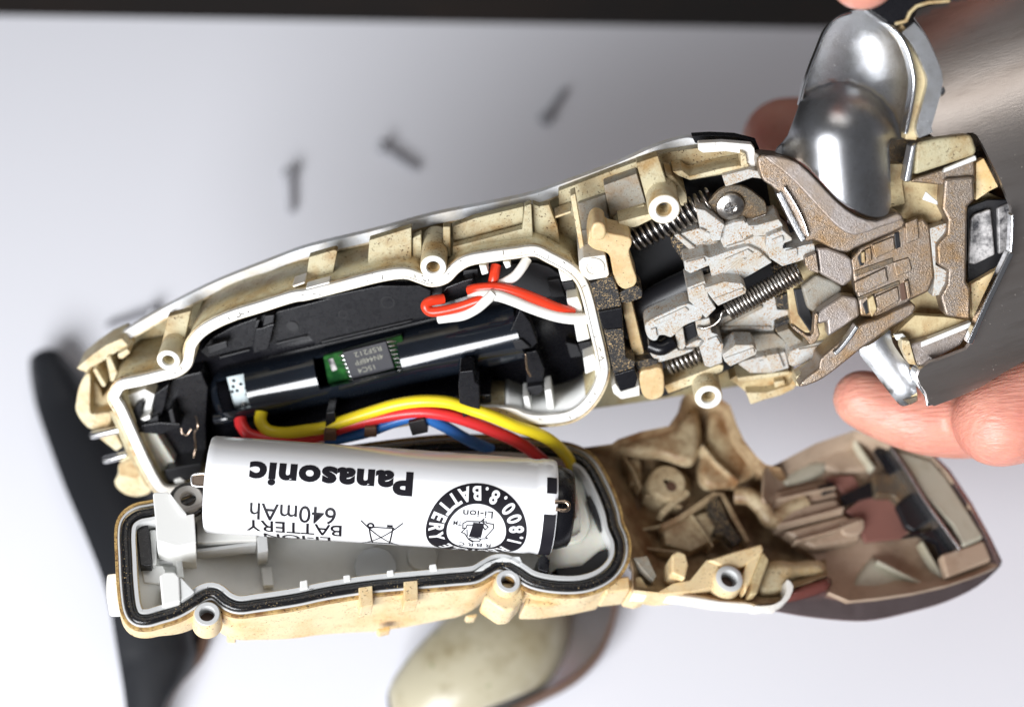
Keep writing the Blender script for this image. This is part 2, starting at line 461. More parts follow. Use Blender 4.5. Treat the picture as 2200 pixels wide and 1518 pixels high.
# ------------------------------------------------------------------ the setting
TB = Frame(1100, 759, -274.0 / math.cos(PITCH), (0, math.sin(PITCH), math.cos(PITCH)))
t = link('table_top', [TB.at(1100, 900, 0) + TB.e1 * a + TB.e2 * b - TB.n * c for c in (0, 20) for a, b in ((-900, -500), (900, -500), (900, 900), (-900, 900))],
         [[0, 1, 2, 3], [7, 6, 5, 4], [0, 4, 5, 1], [1, 5, 6, 2], [2, 6, 7, 3], [3, 7, 4, 0]], M['dark_table'], None, smooth=False)
tag(t, kind='structure')
pp = [(-700, 18), (0, 34), (700, 45), (1400, 56), (2200, 70), (3000, 84), (3000, 2300), (-700, 2300)]
pv = [TB.at(x, y, 0.35) for x, y in pp]; n = len(pv)
t = link('paper_sheet', pv + [p - TB.n * 0.33 for p in pv], [list(range(n)), list(range(2 * n - 1, n - 1, -1))] + [[i, (i + 1) % n, n + (i + 1) % n, n + i] for i in range(n)],
         M['paper'], None, smooth=False)
tag(t, kind='structure')

# screws lying on the paper
def make_screw():
    root = thing('screw', '', 'screw', (0, 0, 0), 'loose screws on the paper')
    me_w = globals()['W']
    def raw(name, prof, m, parent, cross=False):
        V = []; faces = []; seg = 20
        for r, x in prof:
            for k in range(seg):
                a = 2 * math.pi * k / seg
                V.append((x * .001, r * math.cos(a) * .001, r * math.sin(a) * .001))
        for i in range(len(prof) - 1):
            for k in range(seg):
                k2 = (k + 1) % seg
                faces.append([i * seg + k, i * seg + k2, (i + 1) * seg + k2, (i + 1) * seg + k])
        faces += [list(range(seg)), [(len(prof) - 1) * seg + k for k in range(seg)]]
        me = bpy.data.meshes.new(name); me.from_pydata(V, [], faces); me.shade_smooth(); me.set_sharp_from_angle(angle=rad(40))
        bm = bmesh.new(); bm.from_mesh(me); bmesh.ops.recalc_face_normals(bm, faces=bm.faces); bm.to_mesh(me); bm.free()
        me.materials.append(m)
        o = bpy.data.objects.new(name, me); COL.objects.link(o); o.parent = parent
        return o
    raw('head', [(0.5, -0.9), (0.55, -1.2), (1.0, -1.4), (1.5, -1.1), (1.55, -0.2), (1.4, 0), (0.8, 0)], M['screw'], root)
    prof = []
    x = 0
    while x < 8.6:
        prof += [(0.8, x), (0.6, x + 0.3)]; x += 0.6
    prof += [(0.5, 9.2), (0.1, 9.5)]
    raw('shaft', prof, M['screw'], root)
    return root
mat('screw', (0.36, 0.36, 0.38), 0.4, metal=0.5)
sc0 = make_screw()
SCREWS = [((622, 376), (627, 470), 'small dark screw lying upright in the picture, head toward the top, left on the paper'),
          ((826, 316), (903, 366), 'small dark screw slanting down to the right, between the two other loose screws'),
          ((1175, 252), (1226, 178), 'small dark screw nearest the silver head, its head toward the bottom'),
          ((322, 672), (262, 690), 'small dark screw almost hidden behind the left end of the open shaver')]
for i, (a, b, lab) in enumerate(SCREWS):
    A = W(TB.at(*a, 1.9)); B = W(TB.at(*b, 1.25)); d = (B - A).normalized()
    if i == 0: r = sc0
    else:
        r = sc0.copy(); COL.objects.link(r)
        for ch in sc0.children:
            c = ch.copy(); COL.objects.link(c); c.parent = r
    r.location = A; r.rotation_euler = d.to_track_quat('X', 'Z').to_euler(); r['label'] = lab

# black back panel on the paper, under the left end
rp = thing('grip_panel', 'long black curved grip panel lying on the paper under the left end of the shaver', 'panel', W(TB.at(200, 1150, 0.4)))
spine = [(100, 770), (150, 930), (215, 1090), (280, 1240), (318, 1400), (318, 1600)]
half = [42, 80, 110, 120, 95, 35]
def spineinfo(x, y):
    best = (1e9, 0, 0)
    for i in range(len(spine) - 1):
        d, tt = dseg((x, y), spine[i], spine[i + 1])
        if d < best[0]: best = (d, half[i] + (half[i + 1] - half[i]) * tt, (i + tt) / (len(spine) - 1))
    return best
out = cr([(63, 787), (72, 760), (105, 748), (140, 765), (210, 850), (310, 990), (400, 1140), (445, 1270), (440, 1390), (370, 1480), (335, 1560), (322, 1640), (285, 1640), (268, 1500),
          (250, 1390), (228, 1270), (185, 1155), (140, 1050), (105, 955), (76, 868)], 4)
def hgrip(x, y):
    d, w, s = spineinfo(x, y)
    return 9 * math.sqrt(max(0.0, 1 - min(1, d / (w * 1.15)) ** 2)) * (0.45 + 0.55 * math.sin(math.pi * min(1, max(0.12, s))))
patch('shell', rp, TB, out, 2.0, hgrip, 1.6, M['grip_rubber'], step=16)
strip('edge_trim', rp, TB, cr([(128, 760), (200, 850), (300, 985), (392, 1140), (437, 1270), (434, 1385), (365, 1475), (330, 1560)], 5, False), 20, 3.2, 2.6, M['brown_soft'])

# front panel, cream inside, at the bottom of the picture
fp = thing('front_panel', 'blurred oval panel lying on the paper with cream inside and shiny grey rim', 'panel', W(TB.at(1050, 1420, 0.4)))
out = cr([(832, 1490), (865, 1432), (915, 1372), (985, 1300), (1080, 1232), (1180, 1205), (1270, 1228), (1324, 1285), (1308, 1365), (1276, 1418), (1225, 1462), (1145, 1502), (1050, 1548), (950, 1610), (880, 1610), (842, 1550)], 5)
def bowl(cx, cy, rx, ry, H):
    return lambda x, y: H * math.sqrt(max(0, 1 - ((x - cx) / rx) ** 2 - ((y - cy) / ry) ** 2))
patch('rim', fp, TB, out, 1.5, lambda x, y: 4 * (1 - (max(0, (1330 - x)) / 520) ** 2), 1.4, M['panel_silver'], step=20)
out2 = cr([(836, 1490), (868, 1425), (922, 1362), (992, 1300), (1085, 1244), (1170, 1240), (1216, 1290), (1224, 1350), (1208, 1412), (1172, 1460), (1095, 1496), (1010, 1530), (930, 1590), (870, 1590)], 5)
patch('liner', fp, TB, out2, 3.0, lambda x, y: 13.0 * math.sqrt(max(0, 1 - min(1, math.hypot(((x - 1025) * .8 - (y - 1410) * .6) / 235, ((x - 1025) * .6 + (y - 1410) * .8) / 150)) ** 2)), 1.5, M['panel_cream'], step=14, sharp=80)
strip('edge_trim', fp, TB, cr([(1262, 1226), (1320, 1285), (1306, 1362), (1274, 1416), (1223, 1460), (1143, 1500), (1050, 1546)], 5, False), 12, 7.0, 4.0, M['brown_soft'])
# ------------------------------------------------------------------ the open shaver body
U = Frame(900, 750, -222, (0, -0.5, 0.866))
SB = thing('electric_shaver', 'opened electric shaver body with silver head, held over the paper, showing wires and springs', 'shaver', W(U.at(900, 700, -20)))
def prisms(parent, F, rows):
    made = {}
    for row in rows:
        name, pts, h, d, m = row[:5]
        kw = row[5] if len(row) > 5 else {}
        made.setdefault(name, []).append(prism(name, parent, F, pts, h, d, M[m], **kw))
    return made

lipT = [(236, 732), (297, 694), (362, 657), (458, 609), (578, 561), (664, 530), (800, 497), (926, 463), (1040, 440), (1143, 418), (1200, 398), (1322, 353), (1404, 317), (1460, 299), (1486, 297), (1500, 306)]
lip = cr(lipT, 5, False)
def off(path, dx, dy): return [(x + dx, y + dy) for x, y in path]
prism('outer_shell', SB, U, off(lip, 1, 5) + off(lip, 3, 16)[::-1], -13.2, 1.2, M['black'], bev=0.3)
prism('back_shell', SB, U, [(x + 12, y + 85) for x, y in lip] + [(1560, 480), (1600, 800), (1300, 860), (700, 900), (330, 900)], -14.4, 9, M['black'], bev=2)
prism('silver_trim', SB, U, lip + off(lip, 3, 21)[::-1], -11, 1.3, M['silver_edge'], bev=0.35)
prism('trim_grime', SB, U, off(lip, 3, 18) + off(lip, 4, 25)[::-1], -11.3, 1.0, M['grime_pale'], bev=0.1)
# black panel edge beyond the trim
prism('side_grip', SB, U, Z3((700, 32), (800, 26), (930, 32), (1040, 60), (1060, 110), (1030, 110), (860, 75), (720, 70)), -9, 1.5, M['black'])

# floor between the outer shell and the sealed compartment
flo = off(lip, 4, 10)
prism('shell_floor', SB, U, flo + [(1640, 330), (1700, 420), (1640, 820), (1400, 860), (1260, 880), (1000, 840), (600, 900), (300, 900), (200, 900), (185, 800)], -13.5, 1.5, M['khaki'], bev=0)

# sealed compartment: rim, wall, floor
rimc = [p for p in Z1((300, 740), (340, 693), (455, 668), (600, 632), (700, 605), (762, 555), (780, 490), (796, 425), (855, 352), (950, 292), (1080, 237), (1250, 185), (1450, 122))] + \
       Z2((170, 648), (400, 590), (600, 540), (740, 522), (830, 547), (905, 570), (985, 550), (1045, 492), (1120, 447), (1250, 422), (1400, 402), (1515, 390), (1600, 428), (1720, 495), (1790, 570), (1830, 680),
          (1870, 850), (1905, 1000), (1918, 1110), (1880, 1220), (1800, 1320), (1700, 1372), (1550, 1388), (1450, 1375), (1380, 1345)) + \
       [(1050, 884), (960, 888), (860, 902), (760, 922), (650, 952), (540, 995), (440, 1042)] + Z1((690, 1385), (605, 1375), (555, 1320), (480, 1180), (400, 1005), (330, 850), (292, 785))
rim = cr(rimc, 4)
wall = ring('compartment_wall', SB, U, rim, 23, -0.9, 11.5, M['khaki'], bev=0)  # khaki is dirtier plastic with the wall's shade mixed into its colour
rimo = ring('compartment_rim', SB, U, rim, 24, 0, 0.95, M['rimwhite'], bev=0.25)
def offset(path, k):                 # inward for positive k
    n = len(path); s = 1 if area2(path) > 0 else -1; out = []
    for i in range(n):
        dx = path[(i + 1) % n][0] - path[i - 1][0]; dy = path[(i + 1) % n][1] - path[i - 1][1]
        L = math.hypot(dx, dy) or 1
        out.append((path[i][0] - s * dy / L * k, path[i][1] + s * dx / L * k))
    return out
ring('rim_bead', SB, U, offset(rim, 8), 5, 0.22, 0.4, M['rimwhite'], bev=0.1)
ring('rim_grime', SB, U, offset(rim, -13), 6, -0.7, 0.6, M['grime_pale'], bev=0.1)
# floor of the compartment, traced at the rim and dropped
def dropped(name, parent, F, pts, h, drop, d, m, **kw):
    top = [F.at(x, y, h) - F.n * drop for x, y in pts]; n = len(top)
    faces = [list(range(n)), list(range(2 * n - 1, n - 1, -1))] + [[i, (i + 1) % n, n + (i + 1) % n, n + i] for i in range(n)]
    return link(name, top + [p - F.n * d for p in top], faces, m, parent, **kw)
dropped('compartment_floor', SB, U, rim, 0, 8.6, 1.0, M['black'])
# white inner wall on the lower right side (sealed box wall seen from inside)
pts = [Z2(p)[0] for p in ((1893, 1080), (1885, 1165), (1845, 1245), (1765, 1305), (1655, 1340), (1520, 1355), (1420, 1335), (1340, 1300))]
q = cr(pts, 4, False)
strip('inner_liner', SB, U, q, 8, -1.0, 8.5, M['inner_grey'], bev=0)
#strip('inner_liner', SB, U, cr([(412, 1028), (370, 1000), (345, 950), (310, 880), (275, 850)], 4, False), 8, -1.0, 8.5, M['white'], bev=0)

# posts
B_white = M['rimwhite']
boss('screw_boss', SB, U, 362, 774, 0.5, 26, 8.5, M['cream'], 0.46)
boss('screw_boss', SB, U, 931, 574, 0.5, 28, 9.5, M['cream'], 0.46)
boss('screw_boss', SB, U, 1427, 450, 1.0, 33, 8, M['cream'], 0.42)
boss('screw_boss', SB, U, 1522, 853, 1.0, 31, 12, M['cream'], 0.46)
prism('corner_block', SB, U, Y6((975, 90), (1010, 55), (1200, 32), (1235, 200), (1215, 225), (1060, 250), (1000, 205), (975, 150)), 0.6, 9, M['rimwhite'])
boss('screw_boss', SB, U, 1276, 576, 0.9, 23, 8, M['rimwhite'], 0.62)
for (x, y, r) in ((362, 774, 24.5), (931, 574, 26.5), (1427, 450, 31), (1522, 853, 29)):
    A = U.at(x, y, 0.55 if x < 1000 else 1.05)
    lathe('boss_cap', SB, A, U.n, [(r / 15, -0.5), (r / 15, 0.0), (r / 15 - .2, .12), (r / 15 * .58, .12), (r / 15 * .52, -.1), (r / 15 * .5, -.6)], M['cleanwhite'], cap=False)

# ribs and pads on the outside of the compartment, below the trim
rows = [
 ('rib', X7((285, 590), (370, 590), (375, 945), (290, 950)), -4.0, 1.6, 'khaki'),
 ('rib_pad', X7((390, 590), (660, 490), (1240, 350), (1225, 600), (820, 710), (410, 810)), -6.5, 1.6, 'khaki'),
 ('rib_pad', X7((395, 830), (820, 720), (1220, 615), (1250, 350), (1330, 320), (1350, 790), (1150, 830), (780, 880), (400, 930)), -4.0, 1.6, 'khaki'),
 ('rib_pad', X7((1340, 320), (1420, 350), (1540, 330), (1640, 600), (1690, 950), (1380, 800)), -5.5, 1.6, 'khaki'),
 ('rib', X7((1790, 230), (1850, 200), (1960, 880), (1905, 890)), -3.0, 2.5, 'cream'),
 ('rib', X7((1600, 470), (1800, 400), (1800, 430), (1610, 495)), -6, 3, 'cream'),
 ('rib_pad', X6((720, 760), (960, 690), (990, 700), (930, 1000), (680, 1060)), -4.6, 1.6, 'khaki'),
 ('rib_pad', X6((1290, 600), (1690, 480), (1690, 790), (1270, 890)), -4.6, 1.6, 'khaki'),
 ('rib', X6((560, 1030), (680, 990), (685, 1008), (575, 1050)), -1.4, 3, 'white'),
 ('rib', X6((690, 1050), (915, 990), (925, 1020), (690, 1085)), -0.5, 2, 'rimwhite'),
 ('rib_pad', X6((1700, 580), (1780, 540), (1790, 780), (1700, 800)), -5.2, 1.6, 'khaki'),
 ('boss_web', X5((515, 190), (750, 130), (690, 400), (665, 580), (600, 620), (430, 580)), -4.5, 1.6, 'khaki'),
 ('rib', X5((515, 185), (555, 172), (585, 265), (545, 275)), -9, 4, 'white'),
]
prisms(SB, U, rows)

# left end flange
rows = [
 ('end_flange', Y1((60, 300), (110, 255), (200, 180), (330, 90), (470, 30), (525, 90), (525, 105), (430, 150), (330, 215), (195, 300), (180, 355)), -9.0, 5, 'cream'),
 ('end_tab', Y1((430, 175), (520, 125), (550, 160), (480, 215), (440, 210)), -7.5, 4, 'cream'),
 ('end_rib', Y1((325, 205), (365, 190), (430, 340), (400, 420), (370, 420)), -8.2, 4, 'cream'),
 ('end_rib', Y1((205, 315), (240, 300), (330, 450), (315, 470), (290, 465)), -7.5, 4, 'cream'),
 ('end_wall', Y1((180, 350), (270, 480), (300, 560), (360, 480), (380, 640), (350, 700), (195, 730)), -9.5, 4, 'khaki'),
 ('end_wall', cr(Y1((170, 345), (185, 400), (180, 620), (200, 715), (350, 700), (370, 760), (330, 830), (200, 850), (110, 780), (55, 680), (60, 590), (80, 480), (120, 390)), 3), -7.0, 6, 'cream'),
 ('end_wall', Y1((355, 690), (410, 680), (720, 1330), (730, 1390), (690, 1370), (520, 1080)), -2.4, 9, 'khaki'),
 ('end_cap', Y1((390, 880), (400, 860), (480, 1010), (420, 1050), (270, 935)), -6, 5, 'cream'),
 ('end_cap', cr(Y1((440, 1180), (520, 1090), (600, 1180), (700, 1350), (735, 1410), (690, 1445), (600, 1462), (500, 1440), (425, 1380), (405, 1320), (440, 1260)), 3), -4.5, 6, 'cream'),
 ('charging_socket', Y1((440, 1175), (560, 1120), (640, 1260), (600, 1300), (450, 1270)), -4.1, 4, 'stain_cream'),
]
prisms(SB, U, rows)
def pin(a, b, r=0.62):
    A = U.at(*a, -5.5); B = U.at(*b, -5.5)
    L = (A - B).length
    return lathe('charging_pin', SB, B, A - B, [(r, -3), (r, L - .5), (r * .8, L - .15), (r * .3, L)], M['steel_clean'], seg=20)
pin((193, 936), (240, 926)); pin((221, 989), (270, 977))

# black tube (cell holder) with a window onto the circuit board
TA = U.at(468, 855, -7.2); TBx = U.at(1118, 706, -7.2); tax = (TBx - TA).normalized(); TL = (TBx - TA).length; TR = 4.55
tf = Vector((0, 0, 1)); tf = (tf - tax * tf.dot(tax)).normalized(); tg = tf.cross(tax)
if tg.y > 0: tg = -tg
NT, NA = 96, 48
def tube_r(t): return TR * (1 - 0.35 * max(0, 1 - t / 0.05) ** 2)
tv = []; tfaces = []
def in_window(t, a):                  # openings onto the circuit board and the small white board
    return (0.355 < t < 0.625 and -0.66 < a < 0.5) or (0.035 < t < 0.125 and -0.62 < a < 0.55)
for r_ in (0, 0.6):
    for i in range(NT + 1):
        for j in range(NA + 1):
            t = i / NT; a = rad(-100 + 200 * j / NA)
            tv.append(TA + tax * TL * t + (tf * math.cos(a) + tg * math.sin(a)) * (tube_r(t) - r_))
K = (NT + 1) * (NA + 1)
for i in range(NT):
    for j in range(NA):
        if in_window((i + .5) / NT, rad(-100 + 200 * (j + .5) / NA)): continue
        q = [i * (NA + 1) + j, i * (NA + 1) + j + 1, (i + 1) * (NA + 1) + j + 1, (i + 1) * (NA + 1) + j]
        tfaces += [q, [K + k for k in reversed(q)]]
ec = {}
for f in tfaces[::2]:
    for k in range(4): ec[(f[k], f[(k + 1) % 4])] = 1
for (a_, b_) in list(ec):
    if (b_, a_) not in ec: tfaces.append([b_, a_, K + a_, K + b_])
tb = link('holder_tube', tv, tfaces, M['tube'], SB, sharp=50)
pc = prism('circuit_board', SB, U, [(695, 767), (862, 722), (885, 793), (708, 837)], -4.6, 0.8, M['pcb'], bev=0)
chip = prism('chip', pc, U, X1((630, 575), (1430, 368), (1585, 850), (815, 1080)), -4.1, 0.9, M['chip'], bev=0.12)
for i in range(7):
    x = 600 + i * 30; y = 610 + i * 73
    tube_px('pin', pc, U, [(*X1((x + 90, y + 20))[0], -4.3), (*X1((x + 20, y + 8))[0], -4.4), (*X1((x - 15, y + 10))[0], -4.7)], 0.19, M['steel_clean'], seg=8, n=3)
    x = 1475 + i * 30; y = 375 + i * 75
    tube_px('pin', pc, U, [(*X1((x - 30, y))[0], -4.3), (*X1((x + 60, y - 10))[0], -4.4), (*X1((x + 120, y - 12))[0], -4.7)], 0.19, M['steel_clean'], seg=8, n=3)
prism('resistor_pack', pc, U, X1((365, 690), (470, 670), (550, 880), (450, 910)), -4.5, 0.5, M['label_print'], bev=0.1)
for k in range(4):
    prism('trace', pc, U, X1((460, 960 + k * 34), (760, 880 + k * 34), (765, 896 + k * 34), (465, 978 + k * 34)), -4.86, 0.03, M['pcb_light'] if 'pcb_light' in M else mat('pcb_light', (0.16, 0.42, 0.10), 0.3), bev=0)
wb = prism('sensor_board', SB, U, X5((1110, 800), (1300, 760), (1460, 1075), (1200, 1140)), -5.4, 0.6, M['board_white'] if 'board_white' in M else mat('board_white', (0.62, 0.70, 0.72), 0.35), bev=0)
for (x, y) in ((1180, 830), (1250, 866), (1305, 852), (1175, 890), (1215, 930), (1305, 905), (1165, 940)):
    lathe('hole', wb, U.at(*X5((x, y))[0], -5.38), U.n, [(0.28, -0.1), (0.28, 0.02), (0.05, 0.02)], M['black'], seg=10)
for (x, y) in ((1335, 972), (1285, 1080)):
    lathe('solder_joint', wb, U.at(*X5((x, y))[0], -5.4), U.n, [(0.62, 0), (0.5, 0.15), (0.25, 0.35), (0.08, 0.4)], M['steel_clean'], seg=14)
tube_px('tube_lip', SB, U, [(*X5((1000, 1210))[0], -4.4), (*X5((1120, 1200))[0], -4.0), (*X5((1290, 1160))[0], -4.0), (*X5((1440, 1120))[0], -3.8), (*X5((1550, 1095))[0], -4.2)], 0.9, M['tube'], seg=12)

# ledge plates inside the compartment
rows = [
 ('ledge', Z1((850, 470), (930, 380), (1060, 310), (1260, 235), (1670, 130)) + Z2((200, 670), (600, 590), (830, 590), (900, 620), (880, 770), (250, 925)) + [(680, 742)] + Z1((1560, 370), (1180, 440), (900, 510)), -6.2, 1.6, 'black'),
 ('ledge', Z2((1060, 540), (1130, 490), (1400, 460), (1520, 455), (1600, 480), (1690, 540), (1660, 640), (1500, 690), (1160, 580)), -7.2, 1.2, 'black_soft'),
 ('ledge_rail', X1((250, 370), (1900, -20), (1905, 5), (260, 405)), -5.6, 0.9, 'black_soft'),
 ('ledge_rail', X5((1030, 595), (1340, 515), (1345, 535), (1035, 615)), -5.6, 0.9, 'black_soft'),
 ('ledge_rail', X5((1600, 455), (1910, 380), (1915, 400), (1605, 478)), -5.6, 0.9, 'black_soft'),
 ('clip', X5((1400, 310), (1470, 300), (1540, 270), (1590, 260), (1550, 430), (1530, 510), (1380, 560), (1370, 480)), -4.2, 2.6, 'black'),
 ('clip', X5((1490, 180), (1590, 170), (1580, 260), (1530, 280), (1465, 310)), -4.8, 2.0, 'black_soft'),
 ('clip', X5((1400, 230), (1450, 215), (1420, 300), (1380, 305)), -4.8, 2.0, 'black_soft'),
 ('clip', Z2((960, 640), (990, 600), (1090, 560), (1150, 545), (1155, 640), (970, 700)), -3.2, 3.0, 'black'),
 ('clip', Z2((1090, 500), (1180, 490), (1180, 545), (1090, 560)), -5, 2, 'black_soft'),
 ('slot', X5((905, 490), (1110, 430), (1120, 500), (930, 570)), -4.3, 0.6, 'black_soft'),
 ('wire_clip', Z2((1070, 1100), (1150, 1090), (1160, 1160), (1185, 1180), (1190, 1340), (1090, 1372), (1068, 1290), (1060, 1180)), 2.2, 4, 'black'),
 ('wire_clip', X8((78, 100), (150, 90), (160, 200), (160, 240), (70, 245)), 1.0, 4, 'black'),
 ('wire_clip', X8((745, 180), (880, 150), (910, 260), (780, 290)), 2.6, 3, 'black_soft'),
 ('latch', Y6((375, 700), (470, 490), (560, 620), (620, 780), (570, 830), (400, 810)), -3.2, 2.4, 'black'),
 ('latch', Y6((400, 770), (485, 755), (565, 830), (430, 850)), -2.6, 2, 'black_soft'),
 ('latch', Y6((510, 870), (610, 850), (680, 1010), (660, 1150), (530, 1160)), -4.2, 3, 'black'),
 ('latch', Y6((525, 1165), (655, 1145), (670, 1190), (630, 1230), (545, 1242)), -3.0, 3, 'black_soft'),
 ('bracket', Y6((700, 250), (810, 235), (860, 390), (740, 400)), -6.2, 2, 'black_soft'),
 ('bracket', Y6((820, 270), (930, 250), (960, 370), (880, 400)), -4.5, 2, 'black_soft'),
 ('bracket', Y6((965, 790), (1075, 770), (1100, 880), (1000, 900)), -4.5, 2, 'black_soft'),
 ('bracket', Y6((860, 780), (960, 800), (1000, 900), (900, 915)), -6.0, 2, 'black_soft'),
 ('wall_block', Y6((795, 150), (870, 195), (925, 245), (825, 262)), -2.2, 4, 'cleanwhite'),
 ('wall_block', Y6((868, 405), (965, 390), (1000, 480), (1008, 535), (890, 548)), -2.0, 4, 'cleanwhite'),
 ('wall_block', Y6((930, 615), (1035, 605), (1068, 750), (960, 778)), -2.0, 4, 'cleanwhite'),
 ('wall_block', Y6((1010, 915), (1105, 880), (1140, 1005), (1030, 1055)), -2.0, 4, 'cleanwhite'),
 ('wall_rib', Y6((495, 1245), (540, 1240), (585, 1415), (430, 1400), (425, 1370), (510, 1340)), -1.6, 4, 'cleanwhite'),
 ('wall_rib', Y6((680, 1195), (735, 1180), (768, 1375), (705, 1385)), -1.6, 4, 'cleanwhite'),
 ('peg', X7((710, 1045), (795, 1045), (825, 1140), (745, 1165)), -1.0, 4, 'cleanwhite'),
 ('peg', X7((990, 1005), (1075, 1000), (1090, 1065), (1030, 1090)), -1.0, 4, 'cleanwhite'),
]
prisms(SB, U, rows)
for (x, y, r) in ((*X5((1770, 290))[0], 13), (*X5((1230, 450))[0], 13), (*X1((790, 160))[0], 10), (737, 675, 10), (833, 649, 15), (628, 702, 14)):
    lathe('moulding_mark', SB, U.at(x, y, -6.25 if x != 628 else -6.2), U.n, [(r / 15, 0), (r / 15, 0.12), (r / 15 - .12, 0.12), (r / 15 - .14, 0.02), (.05, 0.02)], M['black_soft'], seg=24)
strip('copper_strip', SB, U, cr(Y6((515, 880), (520, 960), (530, 1020), (560, 1080)), 5, False), 5, -0.9, 0.5, M['gold_steel'])
# dark tray edge below the tube
strip('tray_edge', SB, U, cr([(470, 1000), (560, 958), (650, 925), (760, 895), (860, 876), (960, 862), (1055, 856)], 4, False), 22, -0.8, 8, M['black'], bev=0.2)

# left contact block
rows = [
 ('contact_block', Y1((585, 850), (600, 820), (780, 770), (800, 700), (930, 400), (1060, 360), (1190, 330), (1250, 480), (1230, 800), (1240, 1150), (1090, 1270), (1000, 1200), (960, 1100), (850, 900), (610, 885)), -5.2, 3, 'black'),
 ('contact_block', Y1((590, 640), (655, 600), (640, 700), (690, 790), (800, 720), (810, 800), (610, 880), (585, 840), (600, 780), (570, 690)), -2.4, 4, 'black_soft'),
 ('contact_block', Y1((640, 815), (810, 790), (990, 800), (1010, 830), (820, 900), (620, 880)), -1.8, 4, 'black'),
 ('contact_block', Y1((770, 530), (900, 440), (860, 640), (800, 800), (740, 740)), -3.2, 3, 'black'),
 ('contact_block', Y1((890, 690), (930, 660), (960, 790), (1000, 820), (930, 850)), -2.0, 3, 'black_soft'),
 ('contact_block', Y1((860, 1220), (1000, 1190), (1190, 1160), (1190, 1230), (1080, 1310), (900, 1345), (865, 1290)), -1.4, 4, 'black_soft'),
 ('insulator', Y1((520, 545), (680, 490), (770, 540), (710, 770), (640, 760), (690, 590), (590, 650), (560, 640)), -3.6, 3, 'cleanwhite'),
 ('insulator', Y1((635, 760), (725, 720), (730, 760), (680, 780)), -1.6, 3, 'cleanwhite'),
 ('insulator', Y1((618, 890), (765, 858), (955, 1160), (800, 1260), (720, 1090)), -3.2, 3, 'milky'),
 ('insulator', Y1((940, 1310), (1000, 1290), (1050, 1330), (950, 1350)), -1.2, 3, 'cleanwhite'),
]
prisms(SB, U, rows)
tube_px('contact_spring', SB, U, [(*Y1((1145, 730))[0], -2), (*Y1((1160, 830))[0], -1.2), (*Y1((1130, 880))[0], -1.6), (*Y1((1140, 1000))[0], -2), (*Y1((1125, 1100))[0], -1.6)], 0.14, M['gold_steel'], seg=8)
tube_px('contact_spring', SB, U, [(*Y1((1010, 840))[0], -1.5), (*Y1((1020, 885))[0], -1.2), (*Y1((1060, 900))[0], -1.2), (*Y1((1100, 850))[0], -1.5)], 0.14, M['gold_steel'], seg=8)

# wires
def wire(pts, r, m, name='wire'): return tube_px(name, SB, U, pts, r, M[m], seg=14)
def z2(*a): return [(*Z2((x, y))[0], h) for x, y, h in a]
wire(z2((975, 668, -1.6), (900, 680, -.9), (868, 708, -.4), (895, 742, -.2), (970, 738, -.1), (1080, 712, -.1), (1190, 675, .1), (1260, 650, -.4)), 0.74, 'wire_scarlet')
wire(z2((1130, 618, -2.2), (1180, 607, -1.5), (1290, 603, -.9), (1400, 625, -.7), (1520, 668, -.8), (1640, 720, -1.1), (1740, 752, -1.8)), 0.8, 'wire_scarlet')
wire(z2((1285, 470, -3.5), (1275, 530, -2.4), (1262, 590, -2.0)), 0.74, 'wire_scarlet')
wire(z2((945, 785, -0.5), (1000, 778, -.2), (1090, 765, 0.1), (1170, 725, .5), (1230, 675, .8), (1270, 635, .4)), 0.74, 'wire_white')
wire(z2((1140, 660, -1.8), (1200, 645, -.6), (1290, 648, .2), (1380, 675, .2), (1470, 712, 0), (1560, 745, -.2), (1650, 772, -.4), (1740, 785, -.6), (1840, 782, -1.2)), 0.82, 'wire_white')
wire(z2((1470, 430, -3.5), (1440, 480, -2.6), (1400, 530, -2.2), (1340, 568, -2.1), (1290, 590, -2.1)), 0.72, 'wire_white')
wire([(562, 885, -3.0), (560, 905, -2.0), (575, 924, -1.2), (610, 930, -.8), (660, 924, 0)] + z2((270, 1430, 0.2), (400, 1385, .6), (550, 1335, 1.0), (700, 1292, 1.4), (850, 1272, 1.7), (1000, 1280, 1.7), (1120, 1315, 1.6), (1260, 1362, 1.8), (1400, 1420, 1.6)) +
     [(1150, 929, 1.0), (1183, 946, .4), (1209, 969, -.6), (1224, 992, -2), (1231, 1020, -4)], 0.92, 'wire_yellow')
wire([(516, 900, -3), (520, 915, -2), (540, 935, -1), (600, 945, -.6), (680, 938, -.2)] + z2((340, 1440, 0.2), (500, 1392, .6), (700, 1350, 1.0), (850, 1336, 1.2), (1000, 1356, 1.2), (1150, 1402, 1.0), (1300, 1462, .8)) +
     [(1114, 950, .6), (1150, 975, 0), (1185, 1010, -1.5), (1210, 1060, -3.5), (1222, 1110, -5)], 0.94, 'wire_red')
wire([(700, 948, -0.4)] + [(*X8((x, y))[0], h) for x, y, h in ((400, 260, .2), (560, 200, .6), (720, 145, .9), (850, 128, 1.0), (940, 160, .9), (1060, 220, .6), (1180, 290, 0), (1300, 350, -1), (1420, 400, -2))], 0.9, 'wire_blue')
for (x, y) in ((90, 255), (420, 225)):
    prism('wire_clip', SB, U, X8((x - 30, y), (x + 65, y - 5), (x + 70, y + 75), (x - 32, y + 75)), 2.2, 2.5, M['brown_soft'])

